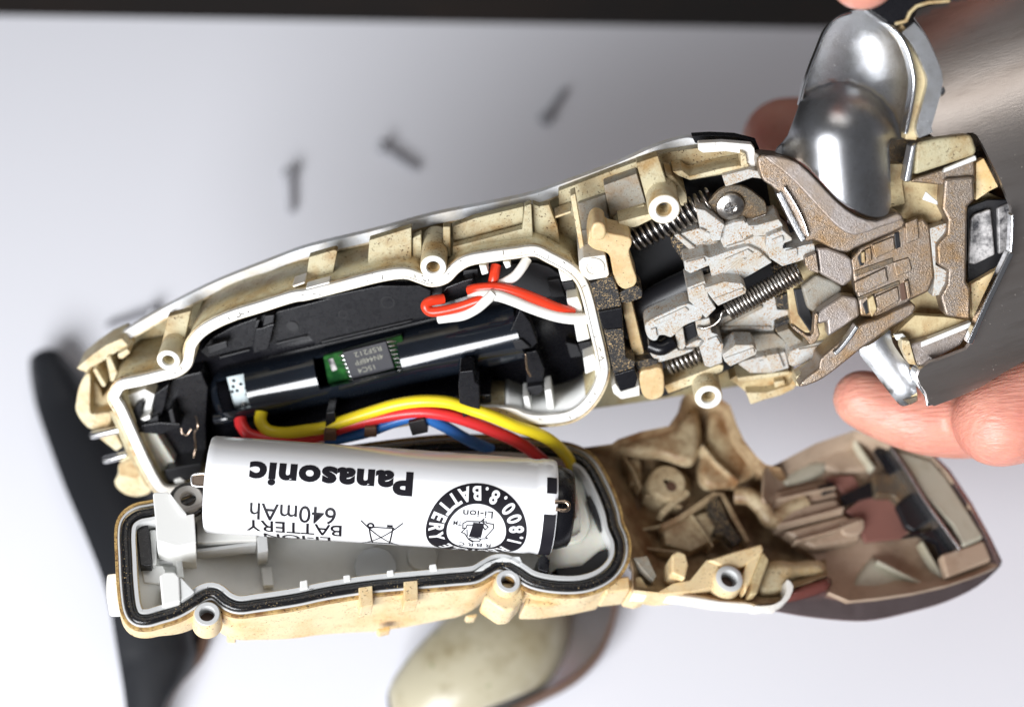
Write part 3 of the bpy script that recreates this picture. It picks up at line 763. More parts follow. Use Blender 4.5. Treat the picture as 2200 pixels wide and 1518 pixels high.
def clippings(name, parent, F, spots, n, spread, seed):
    """tiny cut hairs caught on edges"""
    rnd = random.Random(seed); V = []; faces = []
    for _ in range(n):
        x, y, h = rnd.choice(spots)
        x += rnd.gauss(0, spread); y += rnd.gauss(0, spread * .6)
        p = F.at(x, y, h + 0.06); a = rnd.uniform(0, 6.28); L = rnd.uniform(0.1, 0.38)
        e = F.e1 * math.cos(a) + F.e2 * math.sin(a); c = F.n * rnd.uniform(0, 0.12)
        v, f = sweep([p - e * L, p + c + e.cross(F.n) * rnd.uniform(-.1, .1), p + e * L], 0.04, 5)
        k = len(V); V += v; faces += [[k + i for i in q] for q in f]
    return link(name, V, faces, M['hair'], parent, kind='stuff')
mat('hair', (0.035, 0.022, 0.014), 0.6)
clippings('hair_clippings', SB, U, [(x, y, 0.0) for x, y in rim[10:180]], 50, 5, 3)
clippings('hair_clippings', SB, U, [(*Z3(p)[0], -1.2) for p in ((760, 560), (900, 680), (1000, 560), (860, 860), (600, 980), (800, 1080), (950, 1160), (1100, 1180), (240, 850), (280, 1150), (330, 600), (560, 400), (1150, 620))], 30, 26, 5)
# ------------------------------------------------------------------ hair-trap mechanism between body and head
rows = [
 # walls of the bay
 ('bay_wall', Z3((0, 320), (300, 205), (520, 125), (720, 95), (1000, 80), (1045, 190), (860, 235), (690, 265), (620, 225), (560, 250), (500, 470), (340, 550), (250, 480), (150, 500), (140, 640), (0, 680)), -9.5, 1.5, 'khaki'),
 ('bay_floor', Z3((120, 640), (400, 520), (600, 260), (1080, 180), (1120, 420), (1350, 620), (1300, 900), (1350, 1100), (1200, 1260), (900, 1260), (560, 1400), (300, 1380)), -11.5, 1.5, 'black_soft'),
 ('guide_pad', Y2((340, 600), (700, 470), (800, 800), (500, 900), (420, 960), (370, 760)), -7.2, 4, 'mech_dark'),
 ('guide_pad', Y2((60, 800), (360, 700), (400, 960), (470, 1050), (380, 1100), (120, 1290), (90, 1000)), -8.6, 2, 'mech_dark'),
 ('guide_lip', Y2((490, 915), (780, 810), (800, 830), (500, 945)), -6.4, 2, 'cream'),
 ('guide_lip', Y2((495, 1000), (770, 925), (860, 905), (905, 950), (700, 1050), (545, 1080)), -3.4, 4, 'cream'),
 ('post_block', Y2((695, 360), (930, 280), (975, 420), (1060, 680), (880, 830), (845, 900), (800, 760), (770, 640)), -3.2, 2.2, 'khaki'),
 ('post_block', Y2((1010, 480), (1090, 500), (1240, 700), (1250, 810), (1180, 830), (1140, 700)), -5, 6, 'cream'),
 ('wall_lip', Z3((600, 218), (650, 212), (690, 243), (860, 200), (1000, 178), (1005, 198), (860, 228), (690, 263), (630, 240)), -5.5, 4, 'cream'),
 ('wall_lip', Z3((735, 68), (860, 62), (1015, 75), (1030, 95), (1045, 190), (1000, 190), (975, 125), (880, 112), (760, 120), (735, 105)), -6, 1.2, 'rimwhite'),
 ('wall_lip', Z3((955, 110), (985, 125), (995, 180), (960, 190)), -5.2, 3, 'cream'),
 ('wall_lip', Z3((860, 240), (1000, 205), (1090, 225), (1100, 260), (1020, 250), (880, 300)), -4.5, 4, 'mech'),
 # clamp plate
 ('clamp_plate', cr(Y3((430, 370), (540, 190), (640, 120), (780, 95), (900, 130), (1020, 220), (1090, 290), (1095, 420), (1000, 470), (880, 470), (740, 480), (640, 520)), 3), -4.2, 0.8, 'plate'),
 # grey lever set
 ('lever_plate', Y3((90, 640), (360, 560), (480, 610), (520, 700), (610, 710), (650, 810), (470, 850), (330, 865)), -5.2, 3, 'mech'),
 ('lever_plate', Y3((90, 640), (140, 620), (400, 830), (340, 865)), -4.6, 3, 'mech'),
 ('lever_wall', Y3((330, 345), (430, 365), (645, 525), (615, 600), (600, 690), (530, 705), (480, 600), (380, 590)), -2.2, 4, 'mech'),
 ('lever_block', Y3((640, 520), (750, 480), (860, 465), (910, 530), (960, 640), (1000, 780), (880, 790), (660, 820), (600, 700), (612, 590)), -3.0, 4, 'mech'),
 ('lever_block', Y3((895, 530), (1000, 525), (1230, 462), (1270, 515), (1285, 575), (1110, 640), (960, 650)), -1.9, 5, 'mech'),
 ('lever_block', Y3((850, 700), (960, 645), (1110, 645), (1150, 780), (1130, 890), (1000, 800), (880, 790)), -2.2, 5, 'mech'),
 ('lever_block', Y3((1100, 650), (1275, 580), (1370, 660), (1380, 690), (1290, 725), (1280, 775), (1420, 770), (1500, 745), (1615, 725), (1642, 850), (1450, 920), (1270, 975), (1130, 885), (1090, 760)), -0.6, 5, 'mech'),
 ('lever_wedge', Y3((200, 915), (430, 860), (480, 880), (680, 810), (900, 750), (1010, 800), (1160, 930), (900, 1080), (690, 1190), (555, 1130), (500, 1085), (475, 965), (270, 1052), (210, 1015)), -1.4, 4, 'mech'),
 ('lever_ridge', Y3((580, 1080), (880, 830), (910, 840), (600, 1100)), -1.25, 1, 'mech'),
 ('lever_block', Y3((235, 1205), (430, 1130), (470, 1310), (550, 1430), (440, 1540), (350, 1440), (255, 1350)), 0.4, 6, 'mech'),
 ('lever_tab', Y3((420, 1210), (640, 1140), (830, 1160), (880, 1220), (872, 1268), (570, 1405), (500, 1320)), 1.4, 4, 'mech'),
 ('lever_arm', cr(Y4((175, 490), (230, 430), (420, 340), (630, 255), (770, 330), (765, 415), (690, 445), (580, 495), (490, 580), (440, 610), (390, 590), (325, 590), (300, 640), (240, 640), (195, 590)), 2), 0.0, 4, 'mech'),
 ('lever_foot', cr(Y4((222, 725), (270, 770), (355, 775), (480, 690), (530, 750), (700, 735), (560, 800), (340, 868), (285, 850), (230, 780)), 2), -0.8, 4, 'mech'),
 ('lever_bar', Y4((490, 560), (575, 505), (605, 700), (560, 765), (515, 705)), -1.2, 4, 'mech'),
 ('lever_bar', Y4((600, 700), (720, 640), (800, 640), (780, 690), (620, 745)), -1.6, 4, 'mech'),
 ('lever_column', Y4((705, 440), (855, 405), (880, 560), (940, 580), (1000, 690), (985, 780), (990, 875), (860, 925), (805, 912), (770, 800), (745, 720), (800, 650), (735, 600), (715, 520)), -0.5, 5, 'mech'),
 ('lever_tab', Y4((985, 795), (1130, 690), (1310, 690), (1352, 745), (1345, 790), (1070, 917), (1010, 860)), 0.6, 4, 'mech'),
 ('base_plate', Y4((930, 430), (1540, 180), (1565, 320), (1690, 325), (1705, 390), (1530, 490), (1530, 565), (900, 570)), -5.6, 2, 'mech'),
 ('base_plate', Y4((960, 600), (1540, 570), (1650, 650), (1665, 765), (1360, 800), (1310, 690), (1010, 745)), -4.6, 3, 'mech_dark'),
 ('base_plate', Y4((1150, 890), (1350, 800), (1650, 765), (1690, 930), (1500, 985), (1280, 985)), -3.4, 4, 'mech'),
 ('base_step', Y4((1450, 800), (1580, 780), (1640, 930), (1510, 965)), -2.8, 4, 'mech'),
 ('base_block', Y4((1560, 565), (1690, 520), (1760, 600), (1870, 690), (1790, 780), (1700, 740), (1640, 650)), -2.6, 4, 'mech_dark'),
 ('base_block', cr(Y4((1700, 760), (1880, 700), (2060, 655), (2112, 710), (2105, 770), (1960, 840), (1790, 905), (1690, 900)), 2), -1.2, 5, 'mech'),
 ('wall_edge', Y4((375, 1120), (640, 1020), (960, 895), (1002, 905), (992, 965), (720, 1090), (420, 1200)), -2.6, 5, 'cream'),
 ('wall_edge', Y4((430, 920), (760, 810), (800, 910), (640, 1010), (400, 1100)), -6.5, 3, 'khaki'),
 ('flange', Y4((1060, 1055), (1150, 1005), (1400, 985), (1690, 965), (1765, 1000), (1745, 1150), (1600, 1220), (1430, 1265), (1290, 1315), (1230, 1180), (1130, 1100)), -5.2, 3, 'stain_cream'),
 ('flange', Y4((1140, 1035), (1400, 1000), (1690, 965), (1700, 1000), (1400, 1045), (1160, 1080)), -3.8, 4, 'cream'),
 ('flange', Y4((1235, 1190), (1450, 1190), (1700, 1110), (1760, 1010), (1765, 1120), (1600, 1220), (1430, 1265), (1285, 1315)), -3.4, 4, 'cream'),
 ('flange', Y4((1530, 1080), (1640, 1060), (1650, 1110), (1540, 1140)), -4.0, 3, 'cream'),
 # black rubber seal with dust
 ('seal', Z3((165, 805), (285, 768), (318, 850), (335, 935), (208, 960)), 0.9, 6, 'rubber'),
 ('seal', Z3((208, 955), (333, 932), (340, 1040), (236, 1048)), 1.5, 6, 'black'),
 ('seal', Z3((238, 1048), (340, 1042), (355, 1195), (405, 1215), (398, 1255), (292, 1290)), 0.9, 6, 'rubber'),
 ('seal', Z3((292, 1286), (400, 1252), (416, 1300), (405, 1350), (324, 1372)), 1.3, 6, 'black'),
 ('seal', cr(Z3((315, 860), (400, 822), (432, 830), (442, 860), (425, 888), (335, 908)), 3), 0.6, 4, 'rubber'),
 ('seal', Z3((395, 1220), (480, 1200), (525, 1210), (520, 1240), (430, 1270), (410, 1270)), -0.4, 3, 'rubber'),
 ('seal_foot', Z3((280, 1350), (300, 1330), (330, 1375), (405, 1352), (425, 1340), (428, 1395), (330, 1415), (290, 1385)), -0.6, 5, 'rimwhite'),
 ('seal', Z3((585, 560), (640, 560), (720, 650), (690, 680), (655, 690), (600, 610)), -5.2, 3, 'rubber'),
 ('seal', Z3((735, 735), (790, 722), (802, 775), (750, 790)), -3.0, 3, 'rubber'),
 ('seal', Z3((1120, 720), (1250, 690), (1255, 730), (1130, 760)), -5, 3, 'rubber'),
 ('seal', Z3((1150, 880), (1240, 840), (1260, 1030), (1140, 1060), (1140, 1020), (1220, 990), (1215, 945), (1150, 930)), -4.2, 3, 'rubber'),
 # amber stem
 ('stem', cr(Z3((155, 580), (170, 505), (205, 482), (245, 500), (262, 540), (370, 563), (385, 600), (372, 640), (392, 720), (412, 800), (355, 838), (300, 800), (280, 720), (262, 652), (195, 630), (160, 605)), 3), 0.4, 5, 'amber', {'bev': 0.7, 'seg': 3}),
 ('stem_cap', cr(Z3((168, 545), (180, 500), (210, 486), (240, 500), (250, 540), (235, 575), (185, 580)), 3), 2.0, 3, 'amber', {'bev': 0.6, 'seg': 3}),
 ('stem', Z3((330, 905), (385, 900), (450, 1170), (440, 1185), (390, 1180)), -2.2, 4, 'amber'),
 ('stem', cr(Z3((425, 1280), (480, 1258), (545, 1255), (556, 1370), (530, 1408), (480, 1418), (440, 1385)), 3), 0.6, 5, 'amber', {'bev': 0.8, 'seg': 3}),
]
prisms(SB, U, rows)
rows = [
 ('lever_tooth', Y3((375, 560), (440, 590), (430, 612), (380, 600)), -1.6, 2, 'mech'), ('lever_tooth', Y3((480, 610), (520, 620), (540, 690), (520, 712), (495, 680)), -2.6, 2, 'mech'),
 ('lever_ledge', Y3((645, 532), (750, 492), (855, 476), (880, 512), (780, 524), (660, 564)), -2.55, 1, 'mech'), ('lever_ledge', Y3((660, 760), (880, 692), (900, 758), (868, 786), (670, 812)), -2.5, 1, 'mech'),
 ('lever_notch', Y3((1268, 742), (1305, 735), (1312, 775), (1275, 785)), -0.55, 0.3, 'black_soft'), ('lever_ledge', Y3((1120, 640), (1262, 575), (1278, 590), (1140, 660)), -0.8, 1, 'mech_dark'),
 ('lever_ledge', Y3((1150, 690), (1275, 640), (1290, 700), (1180, 745)), -0.2, 1, 'mech'), ('lever_ledge', Y3((1300, 805), (1430, 775), (1440, 860), (1310, 900)), -0.25, .8, 'mech'),
 ('lever_ledge', Y3((218, 932), (420, 880), (440, 930), (240, 988)), -1.0, 1, 'mech'), ('lever_ledge', Y3((640, 900), (895, 790), (960, 832), (680, 962)), -1.0, .8, 'mech'),
 ('lever_ledge', Y3((520, 1330), (838, 1212), (858, 1248), (570, 1385)), 1.75, .6, 'mech'), ('lever_ledge', Y3((270, 1222), (418, 1168), (440, 1240), (300, 1300)), 0.75, .6, 'mech'),
 ('lever_notch', Y4((585, 502), (690, 457), (718, 560), (720, 600), (622, 648), (597, 560)), -2.4, .5, 'black_soft'), ('lever_ledge', Y4((262, 450), (600, 292), (640, 330), (300, 480)), 0.35, .8, 'mech'),
 ('lever_ledge', Y4((230, 530), (290, 512), (308, 600), (260, 625)), 0.45, 1, 'mech'), ('lever_ledge', Y4((730, 520), (860, 500), (875, 558), (760, 598)), -0.1, .8, 'mech'),
 ('lever_ledge', Y4((830, 640), (930, 602), (980, 690), (860, 738)), 0.0, .8, 'mech'), ('lever_ledge', Y4((1010, 832), (1318, 722), (1333, 770), (1070, 888)), 0.95, .6, 'mech'),
 ('lever_ledge', Y4((980, 502), (1500, 500), (1500, 530), (960, 535)), -5.1, 1, 'mech'), ('lever_ledge', Y4((1000, 480), (1400, 272), (1420, 300), (1100, 468)), -5.1, .8, 'mech_dark'),
 ('lever_ledge', Y4((1790, 740), (2055, 690), (2068, 740), (1830, 828)), -0.8, .8, 'mech'), ('lever_ledge', Y4((1200, 862), (1440, 802), (1450, 830), (1230, 890)), -2.9, .8, 'mech'),
 ('clamp_rim', Y3((900, 470), (1090, 400), (1095, 422), (1000, 472)), -3.9, .8, 'steel'),
]
prisms(SB, U, rows)
tube_px('plunger', SB, U, [(*Z3((400, 945))[0], -7), (*Z3((500, 905))[0], -6.5), (*Z3((600, 855))[0], -6.2), (*Z3((760, 770))[0], -5.4)], [1.7, 2.3, 2.4, 2.1], M['black_soft'], n=0, seg=20)
tube_px('roller', SB, U, [(*Y4((228, 690))[0], -1.2), (*Y4((345, 725))[0], -0.6), (*Y4((470, 660))[0], -1.2)], 1.05, M['black'], seg=18)
# springs
helix('spring', SB, U.at(*Z3((392, 575))[0], -5.2), U.at(*Z3((805, 365))[0], -5.8), 1.75, 0.23, 14, M['steel'])
lathe('spring_core', SB, U.at(*Z3((392, 575))[0], -5.2), U.at(*Z3((805, 365))[0], -5.8) - U.at(*Z3((392, 575))[0], -5.2), [(1.2, -1), (1.25, 4), (1.2, 11)], M['black_soft'])
A, B = U.at(*Z3((893, 948))[0], -0.9), U.at(*Z3((1268, 742))[0], -1.4)
helix('spring', SB, A, B, 1.32, 0.23, 21, M['steel'])
tube('spring_hook', SB, [A + (B - A).normalized() * 0.2, U.at(*Y4((990, 340))[0], 0.2), U.at(*Y4((960, 420))[0], 0.3), U.at(*Y4((890, 480))[0], 0.3), U.at(*Y4((790, 515))[0], 0.2), U.at(*Y4((725, 495))[0], -0.3)], 0.22, M['steel'], seg=10)
helix('spring', SB, U.at(*Z3((575, 1235))[0], -4.6), U.at(*Z3((745, 1170))[0], -4.6), 1.5, 0.22, 7, M['steel'])
# clamp screw
S = U.at(*Y3((705, 330))[0], -3.4)
so = lathe('clamp_screw', SB, S, U.n, [(1.95, -0.7), (2.0, -0.25), (1.9, 0.0), (1.5, 0.18), (0.9, 0.28), (0.85, -0.1), (0.1, -0.1)], M['steel'], seg=28)
for a in (0.35, 0.35 + math.pi / 2):
    e = U.e1 * math.cos(a) + U.e2 * math.sin(a)
    tube('cross_slot', so, [S - e * 0.95 + U.n * 0.27, S + e * 0.95 + U.n * 0.27], 0.14, M['steel_clean'], n=0, seg=8)

# ------------------------------------------------------------------ head
H = Frame(1850, 500, -212, (-0.04, -0.24, 1))
rows = [
 # cream cradle behind everything
 ('head_cradle', Y5((-60, 620), (300, 300), (780, 120), (900, 40), (1100, 30), (1500, 0), (1820, 150), (1830, 560), (1480, 1320), (1100, 1460), (800, 1180), (300, 1300), (0, 1150)), -7.5, 3, 'stain_cream'),
 ('neck_bracket', cr(Z4((70, 850), (130, 842), (200, 850), (300, 885), (400, 975), (500, 1080), (610, 1165), (720, 1192), (830, 1150), (862, 1185), (865, 1235), (740, 1290), (600, 1350), (555, 1372), (470, 1350), (380, 1305), (340, 1315), (290, 1270), (235, 1170), (180, 1040), (105, 985), (80, 930)), 2), 1.0, 7, 'bronze', {'bev': 0.7, 'seg': 3}),
 ('bracket_edge', cr(Z4((100, 850), (190, 852), (295, 890), (395, 982), (495, 1088), (605, 1172), (720, 1202), (830, 1160), (858, 1195), (740, 1235), (600, 1280), (500, 1230), (400, 1130), (290, 1010), (190, 920)), 2), 1.5, 2, 'bronze_clean', {'bev': 0.5, 'seg': 3}),
 ('neck_plate', Y5((205, 500), (290, 500), (440, 552), (492, 590), (512, 700), (500, 765), (425, 822), (330, 770), (230, 712)), -1.2, 3, 'bronze_clean', {'bev': 0.4}),
 ('neck_plate', Y5((200, 1040), (280, 980), (420, 890), (540, 910), (562, 1060), (500, 1100), (300, 1232), (290, 1110), (215, 1130)), -1.2, 3, 'bronze_clean', {'bev': 0.4}),
 ('neck_plate', Y5((80, 820), (210, 720), (340, 770), (425, 822), (405, 880), (280, 960), (200, 1040), (130, 1000)), -5, 2, 'mech_dark', {'bev': 0.5}),
 ('neck_gap', Y5((20, 840), (90, 830), (150, 1000), (190, 1130), (160, 1200), (60, 1050)), -5.5, 1, 'black_soft'),
 ('hook', cr(Y5((190, 1040), (225, 1050), (215, 1130), (235, 1210), (190, 1280), (150, 1290), (115, 1240), (10, 1160), (30, 1140), (130, 1215), (180, 1190)), 2), -0.6, 2, 'bronze'),
 ('side_tab', Y5((110, 580), (205, 540), (228, 712), (150, 690), (115, 650)), -0.4, 3, 'bronze'),
 ('deck_plate', Y5((480, 600), (560, 505), (840, 370), (890, 335), (1080, 262), (1135, 330), (1170, 740), (1125, 860), (980, 930), (900, 1010), (700, 1072), (562, 1062), (540, 905), (505, 765)), -1.4, 3, 'bronze', {'bev': 0.4}),
 ('deck_pad', Y5((600, 520), (650, 495), (660, 600), (610, 640)), -0.9, 1.5, 'bronze'),
 ('deck_pad', Y5((660, 480), (835, 410), (850, 515), (690, 590)), -1.0, 1.5, 'bronze'),
 ('deck_slot', Y5((838, 385), (880, 365), (895, 495), (850, 518)), -1.3, 0.4, 'black_soft'),
 ('deck_slot', Y5((538, 580), (580, 520), (598, 640), (560, 655)), -1.3, 0.4, 'black_soft'),
 ('deck_slot', Y5((580, 960), (620, 920), (640, 1030), (610, 1050)), -1.3, 0.4, 'black_soft'),
 ('deck_slot', Y5((880, 800), (920, 780), (945, 920), (895, 940)), -1.3, 0.4, 'hole_dark'),
 ('deck_groove', Y5((515, 690), (830, 580), (835, 625), (525, 738)), -1.25, 0.5, 'plate'),
 ('deck_groove', Y5((540, 905), (880, 765), (890, 800), (548, 935)), -1.25, 0.5, 'plate'),
 ('deck_pad', Y5((515, 785), (770, 665), (790, 775), (600, 865), (525, 870)), -0.8, 1.5, 'bronze'),
 ('deck_pad', Y5((830, 620), (960, 580), (990, 690), (860, 740)), -1.1, 1.0, 'bronze'),
 ('deck_pad', Y5((690, 900), (870, 820), (885, 930), (700, 1040)), -0.9, 1.5, 'bronze'),
 ('deck_pad', Y5((930, 300), (1030, 262), (1045, 430), (940, 470)), -1.0, 1.5, 'bronze'),
 ('deck_pin', Y5((925, 780), (955, 765), (980, 910), (950, 925)), -0.6, 2, 'bronze'),
 ('deck_pin', Y5((625, 920), (670, 890), (700, 1000), (660, 1070), (640, 1030)), -0.4, 2, 'stain_cream'),
 ('deck_pin', Y5((575, 545), (600, 530), (605, 620), (580, 630)), -0.4, 2, 'stain_cream'),
 ('column', Y5((1250, -60), (1490, -80), (1500, 110), (1440, 165), (1430, 780), (1462, 835), (1464, 1090), (1260, 1060), (1215, 900), (1270, 800), (1280, 690), (1195, 640), (1185, 480), (1270, 385), (1280, 275), (1232, 185)), -0.4, 4, 'bronze', {'bev': 0.4}),
 ('column_edge', Y5((1125, 345), (1265, 300), (1280, 370), (1192, 460), (1180, 640), (1270, 690), (1268, 795), (1215, 885), (1150, 900), (1170, 745)), -1.6, 3, 'mech'),
 ('cradle_pad', Z4((860, 990), (875, 900), (935, 770), (950, 800), (915, 965), (1100, 1000), (1085, 1180), (1040, 1220), (870, 1190), (790, 1150), (800, 1100)), -4.2, 3, 'stain_cream'),
 ('cradle_pad', Z4((790, 890), (860, 890), (860, 1010), (875, 1110), (790, 1130)), -3.6, 3, 'stain_cream'),
 ('cradle_chip', Z4((985, 1040), (1050, 1095), (1050, 1115), (965, 1085)), -1.0, 0.4, 'cleanwhite'),
 ('cradle_cap', Z4((925, 775), (1060, 750), (1235, 730), (1268, 830), (1240, 850), (920, 955)), -0.2, 4, 'khaki', {'bev': 0.6}),
 ('cradle_cap', Z4((915, 970), (1250, 865), (1255, 1000), (1100, 1010), (900, 990)), -1.4, 3, 'bronze', {'bev': 0.3}),
 ('cradle_strip', Z4((1090, 915), (1255, 845), (1262, 870), (1080, 940)), 0.0, 1, 'cleanwhite'),
 ('cradle_edge', Z4((905, 790), (940, 770), (905, 990), (865, 990)), 0.2, 3, 'silver', {'bev': 0.3}),
 ('cradle_pad', Z4((1258, 885), (1300, 860), (1380, 1015), (1330, 1040), (1258, 1090)), -2.4, 2, 'yellowed'),
 ('cradle_pad', Y5((1465, 800), (1710, 660), (1660, 830), (1480, 1090)), -3.2, 2, 'yellowed'),
 ('motor_window', Y5((1435, 170), (1600, 110), (1810, 110), (1800, 540), (1690, 690), (1440, 790)), -4.6, 1, 'black_soft'),
 ('motor_label', Y5((1465, 265), (1500, 230), (1630, 185), (1665, 560), (1600, 590), (1500, 640), (1448, 630)), -3.4, 1, 'label_print', {'bev': 0.3}),
 ('motor_label', Y5((1680, 180), (1790, 130), (1800, 520), (1690, 560)), -4.0, 1, 'label_print', {'bev': 0.3}),
 ('cradle_pad', Y5((820, 1230), (1010, 1050), (1260, 1065), (1465, 1095), (1000, 1290), (960, 1240)), -3.4, 2, 'stain_cream'),
 ('cradle_chip', Y5((840, 1210), (910, 1200), (940, 1230), (860, 1260)), -2.0, 1, 'cleanwhite'),
 ('cradle_strip', Y5((1060, 1270), (1470, 1105), (1468, 1150), (1060, 1315)), -1.2, 1.5, 'cleanwhite'),
 ('cradle_cap', Y5((960, 1290), (1465, 1140), (1440, 1210), (1380, 1300), (1110, 1450), (1010, 1450)), -1.4, 3, 'bronze_clean', {'bev': 0.4}),
 ('cradle_edge', Y5((900, 1250), (965, 1260), (1020, 1460), (960, 1450), (905, 1330)), -0.6, 3, 'cream'),
 ('lower_arm', cr(Y5((240, 1400), (420, 1250), (540, 1135), (700, 1085), (990, 950), (992, 1045), (800, 1162), (680, 1250), (560, 1335), (330, 1520), (200, 1600), (60, 1640), (120, 1560), (225, 1480)), 2), 0.2, 6, 'bronze', {'bev': 0.7, 'seg': 3}),
 ('lower_pad', Y4((1765, 1020), (1900, 935), (2010, 890), (2060, 960), (1980, 1040), (1830, 1125), (1760, 1120)), -3.0, 4, 'cream'),
]
prism('head_core', SB, H, [(1870, 300), (1960, 250), (2120, 240), (2330, 200), (2330, 820), (2100, 850), (1960, 800), (1880, 700)], -11, 3, M['plate'])
prisms(SB, H, rows)
strip('bracket_edge', SB, H, cr(Z4((185, 1045), (230, 1135), (275, 1225), (322, 1310)), 4, False), 12, 1.6, 2, M['silver'])
strip('bracket_edge', SB, H, cr(Z4((216, 1018), (275, 1110), (320, 1200), (348, 1285)), 4, False), 4, 2.0, 1, M['chrome'])
strip('bracket_edge', SB, H, cr(Y5((540, 1140), (480, 1230), (400, 1330), (350, 1370)), 4, False), 10, 1.2, 2, M['silver'])

# silver neck dome
dome = cr(Z4((205, 840), (240, 740), (295, 590), (335, 430), (395, 270), (440, 160), (500, 92), (580, 62), (670, 50), (745, 108), (830, 172), (880, 262), (912, 360), (922, 460), (905, 580), (872, 735), (795, 765)), 4)[:-3] + \
       cr(Z4((785, 800), (792, 960), (790, 1140), (720, 1180), (620, 1152), (520, 1085), (430, 995), (340, 905), (270, 860)), 4, False)
def smax(a, b, k):
    h = max(k - abs(a - b), 0) / k
    return max(a, b) + h * h * k * 0.25
def dome_h(x, y):
    X = (x - 1600) * 2.53; Y = y * 2.53
    d, tt = dseg((X, Y), (520, 770), (560, 1250))
    b = 10.5 * math.sqrt(max(0.0, 1 - min(1, d / 315) ** 2)) - 1.8
    # dish: nearly flat, rolled over at the left edge
    e = (X - (205 + (840 - Y) * 0.34)) / 150.0
    p = -4.0 + Y * 0.0075 - (X - 500) * 0.003 - 2.2 * math.exp(-max(0, e) * 2.0)
    top = min(1.0, max(0.0, (Y - 50) / 120.0))
    p += -2.5 * (1 - math.sqrt(max(0, 1 - (1 - top) ** 2)))
    return smax(b, p, 2.4)
patch('neck_dome', SB, H, dome, -2.6, dome_h, 1.2, M['silver'], step=9, sharp=60)
strip('dome_trim', SB, H, cr(Z4((300, 580), (338, 435), (398, 275), (445, 165), (505, 100), (585, 70)), 5, False), 6, -2.2, 2, M['chrome'])
strip('dome_trim', SB, H, cr(Z4((752, 112), (832, 180), (885, 270), (914, 370), (924, 460), (908, 580), (878, 730)), 5, False), 8, 3.0, 3, M['chrome'])
strip('seam', SB, H, cr(Z4((830, 150), (880, 215), (925, 320), (955, 430), (945, 540), (915, 680), (905, 760)), 5, False), 24, 1.4, 3, M['stain_cream'])
strip('head_trim', SB, H, cr(Z4((890, 150), (950, 230), (1005, 340), (1035, 440), (1010, 560), (975, 690), (985, 735)), 5, False), 30, 3.0, 4, M['silver'], bev=0.6, seg=3)
# broad silver barrel
bar = cr(Z4((925, 100), (985, 185), (1032, 285), (1068, 400), (1052, 500), (1022, 620), (1005, 715), (1025, 747)), 4, False) + Z4((1235, 720), (1262, 735), (1295, 790), (1385, 970), (1450, 1130), (1450, 1300), (1446, 1375)) + \
      Y5((1770, 585), (1600, 960), (1470, 1265), (1430, 1330), (1340, 1365), (1200, 1420)) + Z5((960, 905), (905, 945), (885, 990), (905, 1040), (940, 1090), (955, 1150), (985, 1165), (1100, 1122), (1250, 1060), (1400, 965), (1518, 900)) + [(2500, 640), (2500, -160), (2080, -70)] + Z4((1180, -30), (1100, 10), (940, 50))
def barrel_h(x, y):
    s = ((x - 2080) * 0.33 + (y - 620) * 0.944) / 735.0
    s = min(1, abs(s))
    return 45 * math.sqrt(1 - s * s) - 43.0 - (x - 2080) * 0.012
patch('head_housing', SB, H, bar, -0.5, barrel_h, 1.3, M['silver_brown'], step=16, bev=0.0, sharp=60)
strip('window_edge', SB, H, cr(Y5((1808, 230), (1805, 400), (1795, 545)), 3, False), 7, 3.1, 2, M['chrome'])
strip('window_edge', SB, H, Y5((1795, 545), (1600, 955), (1455, 1285)), 13, 2.6, 2, M['chrome'])
strip('window_edge', SB, H, cr(Z5((980, 890), (920, 940), (890, 985), (905, 1040), (945, 1100), (960, 1165)), 4, False), 14, 0.2, 3, M['chrome'])
for (x, y, h) in ((*Z4((1060, 495))[0], 2.0), (*Z5((990, 1120))[0], -4.5)):
    lathe('hinge_pin', SB, H.at(x, y, h), H.n, [(0.7, -1), (0.7, 0.2), (0.5, 0.55), (0.15, 0.7)], M['chrome'], seg=20)
prism('top_cap', SB, H, Z4((660, 60), (700, 20), (760, -60), (1200, -80), (1120, 5), (1000, 10), (930, 55), (880, 110), (830, 135), (770, 135)), 3.4, 4, M['black'], bev=0.5)
strip('top_seam', SB, H, Z4((820, 130), (880, 115), (900, 70), (935, 35), (1000, 15), (1120, 5)), 7, 3.9, 2, M['stain_cream'])
# lower silver lobe
lob = cr(Z5((540, 845), (610, 800), (690, 740), (725, 715), (740, 790), (800, 880), (850, 935), (870, 1010), (880, 1120), (800, 1165), (735, 1105), (640, 980)), 4)
patch('neck_dome', SB, H, lob, -6.5, lambda x, y: 3.5 * math.sqrt(max(0, 1 - min(1, dseg(((x - 1650) * 2.76, (y - 450) * 2.76), (640, 790), (840, 1040))[0] / 190) ** 2)), 1.2, M['silver'], step=9, sharp=60)
prism('seam', SB, H, Z5((820, 925), (862, 940), (890, 1110), (850, 1125)), -3.2, 2, M['stain_cream'])
prism('seam', SB, H, Z5((800, 1130), (885, 1105), (890, 1135), (840, 1160)), -2.9, 1.5, M['plate'])
